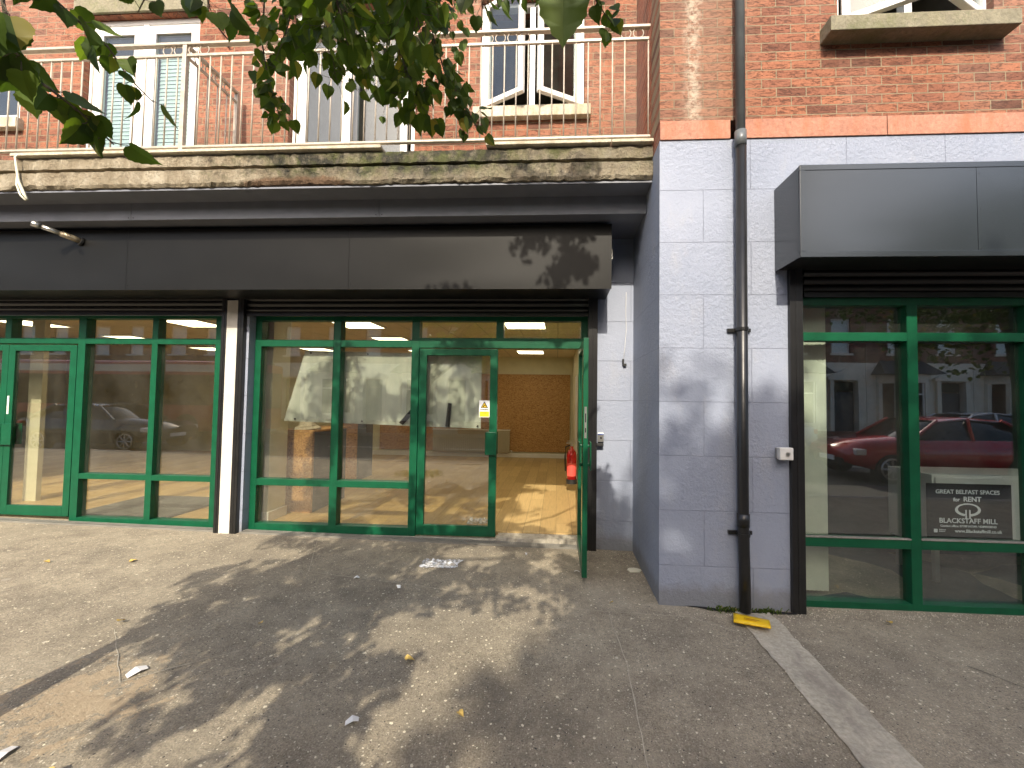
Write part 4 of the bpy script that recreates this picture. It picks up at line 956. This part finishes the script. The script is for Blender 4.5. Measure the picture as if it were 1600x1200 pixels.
# ------------------------------------------------------------------ trees
def in_view(p, mx=.06):
    d = p-CAM; z = d.dot(cf_)
    if z < .05: return False
    u = (834+640*d.dot(cr_)/z)/1600; v = (600-640*d.dot(cu_)/z)/1200
    return -mx < u < 1+mx and -mx < v < 1+mx
def add_leaf(mb, p, tip, nrm, s, fine=False):
    tip = tip.normalized(); side = tip.cross(nrm).normalized(); n_ = side.cross(tip)
    if fine: vs, fs = leafpts(s, random.uniform(.05, .35), random.uniform(.0, .5))
    else:
        o = [(0, 0), (-.4, .2), (-.4, .6), (0, 1), (.4, .6), (.4, .2)]; vs = [Vector((x*s, y*s, abs(x)*s*.3)) for x, y in o]; fs = [(0, 1, 2, 3), (0, 3, 4, 5)]
    mb.raw([p+side*v.x+tip*v.y+n_*v.z for v in vs], fs)
def rnd():
    while True:
        v = Vector((random.uniform(-1, 1), random.uniform(-1, 1), random.uniform(-1, 1)))
        if .01 < v.length < 1: return v
def crown(mb, blobs, n, ls, keep=lambda p: True):
    tot = sum(b[1][0]*b[1][1]*b[1][2] for b in blobs)
    for c, r_ in blobs:
        c = Vector(c); k = int(n*r_[0]*r_[1]*r_[2]/tot); cl = [rnd() for _ in range(max(8, k//40))]
        for i in range(k):
            q = random.choice(cl); v = q.normalized()*(q.length**.6)*.9 + rnd()*.33
            p = c+Vector((v.x*r_[0], v.y*r_[1], v.z*r_[2]))
            if not keep(p): continue
            add_leaf(mb, p, Vector((random.gauss(0, 1), random.gauss(0, 1), random.gauss(-.8, .5))), Vector((random.gauss(0, .6), random.gauss(-.4, .6), 1)), ls*random.uniform(.7, 1.25))
# tree one: beside the camera, left
tr1 = thing('street_tree', (-2.80, -3.5, .04), label='young lime tree whose branches hang down across the top of the view', cat='tree')
def loc_(mb, o): return at(mb, o)
loc_(MB().tube([(-2.80, -3.5, .0), (-2.80, -3.5, .15), (-2.79, -3.5, .8), (-2.77, -3.52, 1.5), (-2.6, -3.7, 2.2), (-2.3, -4.1, 2.9), (-2.0, -4.5, 3.6), (-1.8, -4.8, 4.3)], .1, 12, radii=[.15, .115, .095, .085, .08, .065, .045, .02]), tr1).build('trunk', 'bark', tr1, smooth=True)
limbs = [[(-2.70, -3.6, 1.9), (-2.3, -4.6, 2.5), (-1.9, -5.3, 2.8)], [(-2.5, -3.85, 2.4), (-1.8, -4.2, 3.0), (-1.0, -4.2, 3.4), (-.2, -3.7, 3.6), (.35, -2.9, 3.75)], [(-2.3, -4.1, 2.9), (-1.7, -3.7, 3.3), (-1.1, -3.2, 3.4)],
         [(-2.65, -3.65, 2.1), (-2.4, -3.55, 2.7), (-2.15, -3.5, 3.2)], [(-2.0, -4.5, 3.6), (-1.0, -5.2, 4.0), (0, -5.6, 4.2)], [(-1.8, -4.2, 3.0), (-1.2, -4.9, 3.4), (-.2, -5.0, 3.6)]]
for L in limbs: loc_(MB().tube(L, .03, 8, radii=[.04*(1-.75*i/(len(L)-1)) for i in range(len(L))]), tr1).build('branch', 'bark', tr1, smooth=True)
# crown blobs placed where their shade falls on the pavement
def shade(x, y, z): k = z/sun_dir.z; return (x+sun_dir.x*k, y+sun_dir.y*k, z)      # a point at height z whose shadow lands on (x, y, 0)
bl = [(shade(-2.35, -1.35, 2.9), (.55, .6, .4)), (shade(-1.6, -.75, 3.1), (.7, .6, .45)), (shade(-1.7, -1.75, 2.7), (.5, .45, .35)), (shade(-1.25, -2.35, 2.6), (.45, .4, .32)), (shade(-.75, -1.0, 3.2), (.55, .35, .35)),
      (shade(-.2, -.45, 3.3), (.45, .35, .35)), (shade(-1.95, -2.35, 2.5), (.28, .25, .22)), (shade(.35, -1.0, 3.4), (.45, .45, .35)), (shade(-1.3, .4, 3.8), (.7, .4, .35)), (shade(-2.6, .1, 3.6), (.6, .4, .3)), (shade(-.5, .3, 4.2), (.5, .35, .3)), (shade(-2.9, -1.0, 2.9), (.25, .3, .2)),
      (shade(-2.9, 1.5, 4.2), (.5, .5, .3)), (shade(-1.8, 1.9, 4.3), (.6, .45, .3)), (shade(-.9, 1.4, 4.4), (.5, .4, .3)), (shade(-2.3, 2.5, 5.0), (.6, .4, .3)), (shade(-1.0, 2.6, 5.1), (.7, .4, .3)), (shade(.15, 3.6, 5.4), (.45, .35, .3)), (shade(.45, .5, 3.6), (.3, .5, .3)),
      (shade(-1.1, -2.9, 2.4), (.35, .3, .25))]
mb = MB(); crown(mb, bl, 16000, .064, lambda p: not in_view(p, .03) and (p-CAM).length > .5 and p.z > 1.9)
loc_(mb, tr1).build('crown', 'leaf', tr1, weld=False)
# hanging sprays in view: px/py give where a spray hangs, d its distance from the camera
def ray(px, py, d):
    v = (cr_*((px-834)/640) - cu_*((py-600)/640) + cf_); return CAM + v*d
def spray(pts, nleaf, ls, spread=.05, mat_='leaf', seed=0, tw=.0022):
    random.seed(seed); P = [Vector(p) for p in pts]; tb = MB().tube(P, tw, 6, radii=[tw*1.6-(tw*1.1)*i/(len(P)-1) for i in range(len(P))]); lv = MB()
    for k in range(nleaf):
        t_ = (k+.5)/nleaf*(len(P)-1); i = min(int(t_), len(P)-2); b = P[i].lerp(P[i+1], t_-i); ax = (P[i+1]-P[i]).normalized()
        off = rnd()*spread; p = b+off; tb.tube([b, b+off*.6+Vector((0, 0, -.002)), p], tw*.35, 4)
        tip = ax*.35+off.normalized()*.6+Vector((0, 0, -.75))+rnd()*.3; face = (CAM-p).normalized()
        add_leaf(lv, p, tip, face*random.uniform(-.2, 1)+rnd()*.9, ls*random.uniform(.65, 1.2), True)
    s_ = loc_(tb, tr1).build('hanging_branch', 'bark', tr1, smooth=True, weld=False); loc_(lv, tr1).build('foliage', mat_, s_, smooth=True, weld=False)
rays = lambda L: [ray(*q) for q in L]
spray(rays([(-10, 80, .62), (40, 115, .61), (80, 140, .60), (125, 175, .62), (178, 226, .66)]), 19, .039, .022, seed=3)
spray(rays([(0, -20, .5), (10, 30, .5), (20, 80, .52), (35, 90, .54)]), 11, .042, .03, seed=4)  # added corner leaves, standing in for a dark blur over the lens
spray(rays([(20, -60, .8), (80, -5, .85), (130, 40, .9), (170, 75, .95), (200, 120, 1.0), (240, 160, 1.05)]), 20, .046, .045, seed=5)

spray(rays([(230, -70, 1.1), (235, -20, 1.1), (215, 20, 1.1)]), 6, .06, .05, seed=6); spray(rays([(310, -90, 1.3), (318, -20, 1.3), (330, 18, 1.3)]), 13, .062, .06, seed=7)
spray(rays([(415, -80, 1.5), (413, 0, 1.5), (410, 70, 1.52), (418, 120, 1.55), (432, 165, 1.6), (438, 190, 1.6)]), 60, .046, .05, seed=8)
spray(rays([(470, -90, 1.3), (462, -10, 1.35), (450, 40, 1.4), (430, 95, 1.45)]), 50, .048, .07, seed=9)
k = 10
for L, n_, s_, sp in (([(480, -90, 1.2), (500, 0, 1.25), (515, 60, 1.3), (525, 125, 1.35)], 75, .058, .10), ([(540, -90, 1.3), (555, 0, 1.35), (565, 60, 1.4), (575, 120, 1.45)], 80, .057, .11), ([(600, -90, 1.1), (610, 0, 1.15), (620, 70, 1.2), (640, 120, 1.25), (655, 165, 1.3)], 85, .058, .09),
                       ([(660, -90, 1.2), (665, 0, 1.25), (680, 70, 1.3), (700, 125, 1.35), (725, 160, 1.4), (745, 200, 1.42)], 75, .054, .055), ([(520, -90, 1.0), (525, -20, 1.0), (530, 30, 1.05)], 40, .062, .10), ([(640, -90, .95), (645, -20, .95), (655, 45, 1.0)], 36, .062, .09),
                       ([(590, -90, 1.7), (600, 20, 1.75), (600, 90, 1.8), (610, 145, 1.8)], 70, .055, .12), ([(700, -120, 1.2), (740, -45, 1.2), (770, -5, 1.22)], 30, .058, .07), ([(800, -120, 1.1), (830, -50, 1.1), (860, -15, 1.1)], 26, .058, .06),
                       ([(900, -90, 1.2), (925, -10, 1.2), (945, 22, 1.22), (958, 38, 1.22)], 14, .05, .035), ([(560, -110, 1.5), (480, 10, 1.6), (470, 70, 1.7)], 60, .055, .12), ([(700, -90, 1.6), (710, 10, 1.6), (690, 60, 1.65)], 34, .055, .09)):
    spray(rays(L), int(n_*1.25), s_*.74, sp, 'leaf2' if k % 4 == 1 else 'leaf', seed=k); k += 1
# the one big leaf hanging close to the camera, right of the window
random.seed(2); lv = MB(); p = ray(880, -16, .66); vs, fs = leafpts(.082, .12, .1); up_ = (cu_*-1).normalized(); sd = cr_
lv.raw([p+sd*v.x+up_*v.y-cf_*v.z for v in vs], fs); tb = MB().tube([ray(870, -120, .66), ray(876, -60, .66), p], .0012, 5)
s_ = loc_(tb, tr1).build('hanging_branch', 'bark', tr1, weld=False); loc_(lv, tr1).build('foliage', 'leaf2', s_, smooth=True, weld=False)
random.seed(21)
# tree two: right of the camera, its crown shades the right shop
tr2 = thing('street_tree', (7.4, -4.4, .0), label='lime tree at the kerb on the right, mirrored in the right shop window', cat='tree')
def L2(mb): return at(mb, tr2)
def L2r(mb): mb.v = [(x+2.2, y, z) for x, y, z in mb.v]; return at(mb, tr2)
L2r(MB().tube([(5.2, -4.4, -.05), (5.2, -4.4, .2), (5.18, -4.42, 1.6), (5.1, -4.5, 2.8), (4.9, -4.8, 4.0), (4.7, -5.2, 5.4)], .1, 12, radii=[.17, .13, .11, .10, .07, .03])).build('trunk', 'bark', tr2, smooth=True)
for L in ([(5.15, -4.45, 2.2), (5.6, -4.2, 3.0), (6.3, -4.2, 3.5)], [(5.1, -4.5, 2.8), (5.9, -4.8, 3.6), (6.8, -5.2, 4.2)], [(5.0, -4.7, 3.4), (4.6, -5.8, 4.2), (4.4, -6.8, 4.7)], [(4.9, -4.8, 4), (4.6, -4.8, 4.7), (4.5, -4.9, 5.2)]):
    L2r(MB().tube(L, .03, 8, radii=[.055*(1-.75*i/(len(L)-1)) for i in range(len(L))])).build('branch', 'bark', tr2, smooth=True)
bl = [((6.6, -5.0, 3.9), (1.6, 1.5, 1.2)), ((8.6, -4.9, 3.8), (1.5, 1.4, 1.2)), ((6.6, -4.3, 2.75), (1.3, .8, .7)), ((6.9, -6.6, 4.6), (1.4, 1.2, 1.0))]
mb = MB(); crown(mb, bl, 8000, .08, lambda p: not in_view(p, .03))
L2(mb).build('crown', 'leaf2', tr2, weld=False)
# tree three: tall, over the far pavement; its crown shades the right hand side
tr3 = thing('street_tree', (4.4, -14.6, .0), label='tall street tree on the far pavement shading the right hand shop', cat='tree')
at(MB().tube([(4.4, -14.6, -.1), (4.4, -14.6, .3), (4.38, -14.6, 4), (4.3, -14.5, 8), (4.2, -14.4, 11.5)], .1, 14, radii=[.32, .24, .19, .13, .04]), tr3).build('trunk', 'bark', tr3, smooth=True)
for L in ([(4.38, -14.6, 5.5), (3.0, -14.4, 8), (1.8, -14.2, 9.6)], [(4.35, -14.55, 6), (5.8, -14.6, 8.5), (7.2, -14.4, 10)], [(4.3, -14.5, 8), (3.6, -13.6, 10), (3.2, -13.2, 11.5)], [(4.3, -14.5, 7), (5.0, -15.4, 9.5), (5.4, -15.8, 11)]):
    at(MB().tube(L, .03, 8, radii=[.10*(1-.7*i/(len(L)-1)) for i in range(len(L))]), tr3).build('branch', 'bark', tr3, smooth=True)
bl = [((4.6, -14.5, 10.2), (3.2, 2.3, 2.1)), ((-.3, -14.4, 8.7), (1.0, 1.6, .8)), ((1.2, -14.4, 8.2), (1.6, 1.6, .7)), ((4.0, -14.4, 8.4), (3, 1.6, .8)), ((2.0, -14.2, 9.6), (1.8, 1.8, 1.5)), ((7.2, -14.4, 10.6), (1.9, 1.8, 1.8)), ((3.2, -13.2, 8.4), (1.8, 1.2, 1.2)), ((5.8, -13.6, 8.9), (2.0, 1.3, 1.2)), ((1.0, -14.3, 10.0), (1.3, 1.5, 1.5)), ((1.6, -14.4, 8.6), (1.6, 1.6, 1.0)), ((.1, -14.3, 9.2), (.9, 1.2, .8)), ((1.2, -14.0, 8.0), (1.3, 1.3, .9)), ((3.6, -14.4, 7.6), (2.0, 1.4, .9)), ((6.6, -14.2, 8.1), (2.0, 1.5, 1.1)), ((.6, -14.4, 9.0), (1.0, 1.2, .9)), ((2.8, -16.0, 9.2), (2.2, 1.3, 1.0)), ((6.0, -16.0, 9.6), (2.2, 1.3, 1.1))]
mb = MB(); crown(mb, bl, 40000, .17)
at(mb, tr3).build('crown', 'leaf', tr3, weld=False)
# grass round the tree foot
mb = MB()
for i in range(500):
    a = random.uniform(0, 6.28); r_ = random.uniform(.1, .5); x, y = -2.8+r_*math.cos(a), -3.5+r_*math.sin(a); h = random.uniform(.03, .09); b = random.uniform(0, 6.28)
    mb.raw([(x-.004, y, gz(x, y)), (x+.004, y, gz(x, y)), (x+.04*math.cos(b), y+.04*math.sin(b), gz(x, y)+h)], [(0, 1, 2)])
tag(mb.build('grass', 'leaf2', weld=False), 'rough grass growing round the foot of the lime tree', 'grass', kind='stuff')

# ------------------------------------------------------------------ across the road (seen mirrored in the glass)
HW = 4.3; HY = -15.6
def house():
    h = thing('terrace_house', (0, HY, 0), label='x', cat='house', group='terraced houses across the road')
    def p(mb, name, m, par=None, **k): return mb.build(name, m, par or h, **k)
    w = HW/2-.01
    def wl(x0, x1, z0, z1, holes): # facing +Y
        mb = MB().wall(x0, x1, z0, z1, holes, 0, .3); mb.v = [(x, -y, z) for x, y, z in mb.v]; return mb
    p(wl(-w, w, 3.35, 6.5, [(-1.25, -.35, 3.75, 5.25), (.75, 1.55, 3.75, 5.25)]), 'upper_wall', 'terrace_brick')
    p(wl(-w, w, 0, 3.35, [(.75, 1.75, .1, 2.55), (-1.6, .1, .8, 2.5)]), 'lower_wall', 'render')
    p(MB().box(-w, w, -7, -.3, 0, 6.5), 'rear_block', 'terrace_brick')
    for a, b in ((-1.25, -.35), (.75, 1.55)):
        f = p(MB().box(a, a+.06, -.16, -.1, 3.75, 5.25).box(b-.06, b, -.16, -.1, 3.75, 5.25).box(a+.06, b-.06, -.16, -.1, 3.75, 3.82).box(a+.06, b-.06, -.16, -.1, 5.18, 5.25).box(a+.06, b-.06, -.16, -.1, 4.5, 4.56), 'window', 'upvc')
        p(MB().box(a+.05, b-.05, -.14, -.13, 3.8, 5.2), 'pane', 'venetian', f); p(MB().box(a-.08, b+.08, -.1, .05, 3.66, 3.75), 'sill', 'render', f)
    bay = MB().prism([(-1.75, 0), (-1.35, .6), (-.15, .6), (.25, 0)], 0, .8, 'z').prism([(-1.75, 0), (-1.35, .6), (-.15, .6), (.25, 0)], 2.5, 2.85, 'z')
    bay.box(-1.37, -1.22, .45, .6, .8, 2.5).box(-.28, -.13, .45, .6, .8, 2.5).box(-1.75, -1.6, 0, .15, .8, 2.5).box(.1, .25, 0, .15, .8, 2.5)
    b = p(bay, 'bay_window', 'render')
    p(MB().box(-1.22, -.28, .5, .52, .8, 2.5), 'pane', 'carglass', b); p(MB().box(-1.22, -.28, .52, .55, 2.0, 2.06).box(-1.22, -1.16, .52, .55, .8, 2.5).box(-.34, -.28, .52, .55, .8, 2.5), 'sash_bar', 'upvc', b)
    p(MB().box(-1.1, -.6, .44, .46, .9, 2.4), 'curtain', 'venetian', b)
    p(MB().raw([(-1.95, .75, 2.86), (.45, .75, 2.86), (.45, 0, 2.86), (-1.95, 0, 2.86), (-1.6, .0, 3.45), (.1, .0, 3.45)], [(0, 1, 5, 4), (1, 2, 5), (0, 4, 3), (0, 3, 2, 1), (3, 4, 5, 2)]), 'bay_roof', 'slate')
    d = p(MB().box(.8, 1.7, -.2, -.14, .1, 2.1), 'front_door', 'doorpaint', bevel=.01); p(MB().box(.8, 1.7, -.2, -.15, 2.15, 2.5), 'fanlight', 'carglass', d)
    p(MB().box(.6, .76, 0, .12, 0, 2.6).box(1.74, 1.9, 0, .12, 0, 2.6).prism([(.5, 2.6), (2.0, 2.6), (2.0, 2.72), (1.25, 3.1), (.5, 2.72)], 0, .16), 'door_surround', 'render')
    rf = p(MB().prism([(0.15, 6.45), (-3.6, 8.6), (-7.1, 6.45)], -w-.01, w+.01, 'x'), 'roof', 'slate'); p(MB().box(w-.45, w, -3.9, -3.1, 8.2, 9.5), 'chimney', 'terrace_brick', rf)
    p(MB().box(-w, w, .15, .25, 6.38, 6.48), 'gutter', 'ink')
    p(MB().box(-w, .6, 1.7, 1.9, 0, .55).box(1.8, w, 1.7, 1.9, 0, .55), 'garden_wall', 'terrace_brick')
    return h
H = house(); n_h = 18
ords = ['second', 'third', 'fourth', 'fifth', 'sixth', 'seventh', 'eighth', 'ninth']
side = ['far left end'] + [o_+' from the left' for o_ in ords] + [o_+' from the right' for o_ in ords[::-1]] + ['far right end']
for i in range(n_h):
    x = 4.3*(i-10)+2.3; lb = f'terraced house with cream bay window, {side[i]} of the row opposite'
    if i == 0: H.location = (x, HY, 0); H['label'] = lb
    else: dup(H, loc=(x, HY, 0), label=lb)

def car(x, y, rz, paint, label, L=4.3, hgt=1.45, name='parked_car'):
    o = thing(name, (x, y, -.115), rz, label, 'car', 'cars on the road')
    W_ = .88; st = [(-1, .50, .62, 0), (-.97, .42, .72, 0), (-.80, .30, .86, 0), (-.45, .25, .93, 0), (-.42, .25, .95, .96), (-.12, .25, .95, 1.38), (.15, .25, .96, 1.45), (.50, .25, .97, 1.40), (.82, .25, .98, 1.08), (.86, .28, .98, .99), (.97, .34, .92, 0), (1, .45, .75, 0)]
    sc_ = hgt/1.45; body = MB(); rows = []
    for u, z0, zb, zr in st:
        xx = u*L/2; ww = W_*(1-.16*max(0, abs(u)-.8)/.2); rows.append([(xx, -ww*.93, z0), (xx, -ww, (z0+zb)/2), (xx, -ww*.96, zb*sc_), (xx, 0, zb*sc_+.03), (xx, ww*.96, zb*sc_), (xx, ww, (z0+zb)/2), (xx, ww*.93, z0)])
    for r_ in rows: body.v += r_
    for i in range(len(rows)-1):
        for k_ in range(7): body.f.append((i*7+k_, i*7+(k_+1) % 7, (i+1)*7+(k_+1) % 7, (i+1)*7+k_))
    body.f += [tuple(range(7)), tuple(range((len(rows)-1)*7, len(rows)*7))]
    body.build('body', paint, o, smooth=True)
    cab = [s_ for s_ in st if s_[3] > 0]; gl = MB(); rf = MB()
    for u, z0, zb, zr in cab: xx = u*L/2; k_ = 1-.22*(zr-zb)/.5; gl.v += [(xx, -W_*.93, zb*sc_-.02), (xx, -W_*.93*k_, (zr-.03)*sc_), (xx, W_*.93*k_, (zr-.03)*sc_), (xx, W_*.93, zb*sc_-.02)]
    for i in range(len(cab)-1):
        for k_ in range(3): gl.f.append((i*4+k_, i*4+k_+1, (i+1)*4+k_+1, (i+1)*4+k_))
    gl.build('window_glass', 'carglass', o, smooth=True, weld=False)
    for u, z0, zb, zr in cab[1:-1]: xx = u*L/2; k_ = (1-.22*(zr-zb)/.5)*.95; rf.v += [(xx, -W_*k_, (zr-.05)*sc_), (xx, -W_*k_*.85, (zr)*sc_), (xx, W_*k_*.85, zr*sc_), (xx, W_*k_, (zr-.05)*sc_)]
    for i in range(len(cab)-3):
        for k_ in range(3): rf.f.append((i*4+k_, i*4+k_+1, (i+1)*4+k_+1, (i+1)*4+k_))
    rf.build('roof', paint, o, smooth=True)
    pl = MB()
    for s_ in (-1, 1):
        for u0, z0, u1, z1 in ((-.43, .95, -.12, 1.38), (.16, .95, .18, 1.42), (.84, .97, .5, 1.4)):
            pl.tube([(u0*L/2, s_*W_*.94, z0*sc_), (u1*L/2, s_*W_*.76, z1*sc_)], .035, 6)
    pl.build('pillar_trim', paint, o)
    for u in (-.64, .62):
        for s_ in (-1, 1):
            wl = MB().tube([(u*L/2, s_*(W_-.20), .32), (u*L/2, s_*(W_+.012), .32)], .32, 24).build('wheel', 'tyre', o)
            rm = MB().tube([(u*L/2, s_*(W_+.010), .32), (u*L/2, s_*(W_+.018), .32)], .06, 12)
            for q in range(8):
                a = q*math.pi/4; rm.tube([(u*L/2, s_*(W_+.016), .32), (u*L/2+.22*math.cos(a), s_*(W_+.016), .32+.22*math.sin(a))], .022, 6)
            rm.torus((u*L/2, s_*(W_+.014), .32), .22, .02, (1, 0, 0), (0, 0, 1)); rm.build('rim', 'rim', wl)
    for s_ in (-1, 1):
        MB().box(-L/2*.965, -L/2*.86, s_*.80-.12, s_*.80+.035, .60, .74).build('headlight', 'lampglass', o, bevel=.03); MB().box(L/2*.94, L/2*.985, s_*.74-.1, s_*.74+.06, .75, .9).build('tail_light', 'red', o, bevel=.02)
    MB().box(-L/2*1.005, -L/2*.98, -.5, .5, .34, .5).build('grille', 'ink', o); MB().box(-L/2*1.012, -L/2*1.004, -.26, .26, .42, .53).build('number_plate', 'signwhite', o)
    return o
car(8.6, -7.7, 0, 'carred', 'red hatchback driving past, mirrored in the right shop window', name='red_car')
car(6.2, -11.9, 0, 'carwhite', 'white car parked beyond the road, mirrored behind the cream blind', name='white_car')
car(13.4, -11.9, 0, 'carwhite', 'white car parked beyond the road behind the red hatchback', hgt=1.5, name='white_car')
car(-14.2, -7.6, math.pi, 'cardark', 'black car passing, mirrored in the left shop door', name='black_car')
bs = thing('red_bus', (-17.6, -11.4, -.115), 0, 'red single deck bus mirrored in the left shop windows', 'bus')
MB().box(-5.5, 5.5, -1.25, 1.25, .32, 3.05).build('body', 'busred', bs, bevel=.12); MB().box(-5.2, 5.2, 1.235, 1.262, 1.35, 2.5).box(5.49, 5.515, -1.1, 1.1, 1.2, 2.7).build('window_band', 'carglass', bs)
for x in (-3.2, 3.4):
    for s_ in (-1, 1): w_ = MB().tube([(x, s_*.95, .5), (x, s_*1.27, .5)], .5, 28).build('wheel', 'tyre', bs); MB().tube([(x, s_*1.26, .5), (x, s_*1.28, .5)], .27, 20).build('rim', 'rim', w_)
MB().box(-5.3, 5.3, 1.25, 1.265, 2.62, 2.9).build('advert_panel', 'render', bs)
print('OBJECTS', len(S.objects))
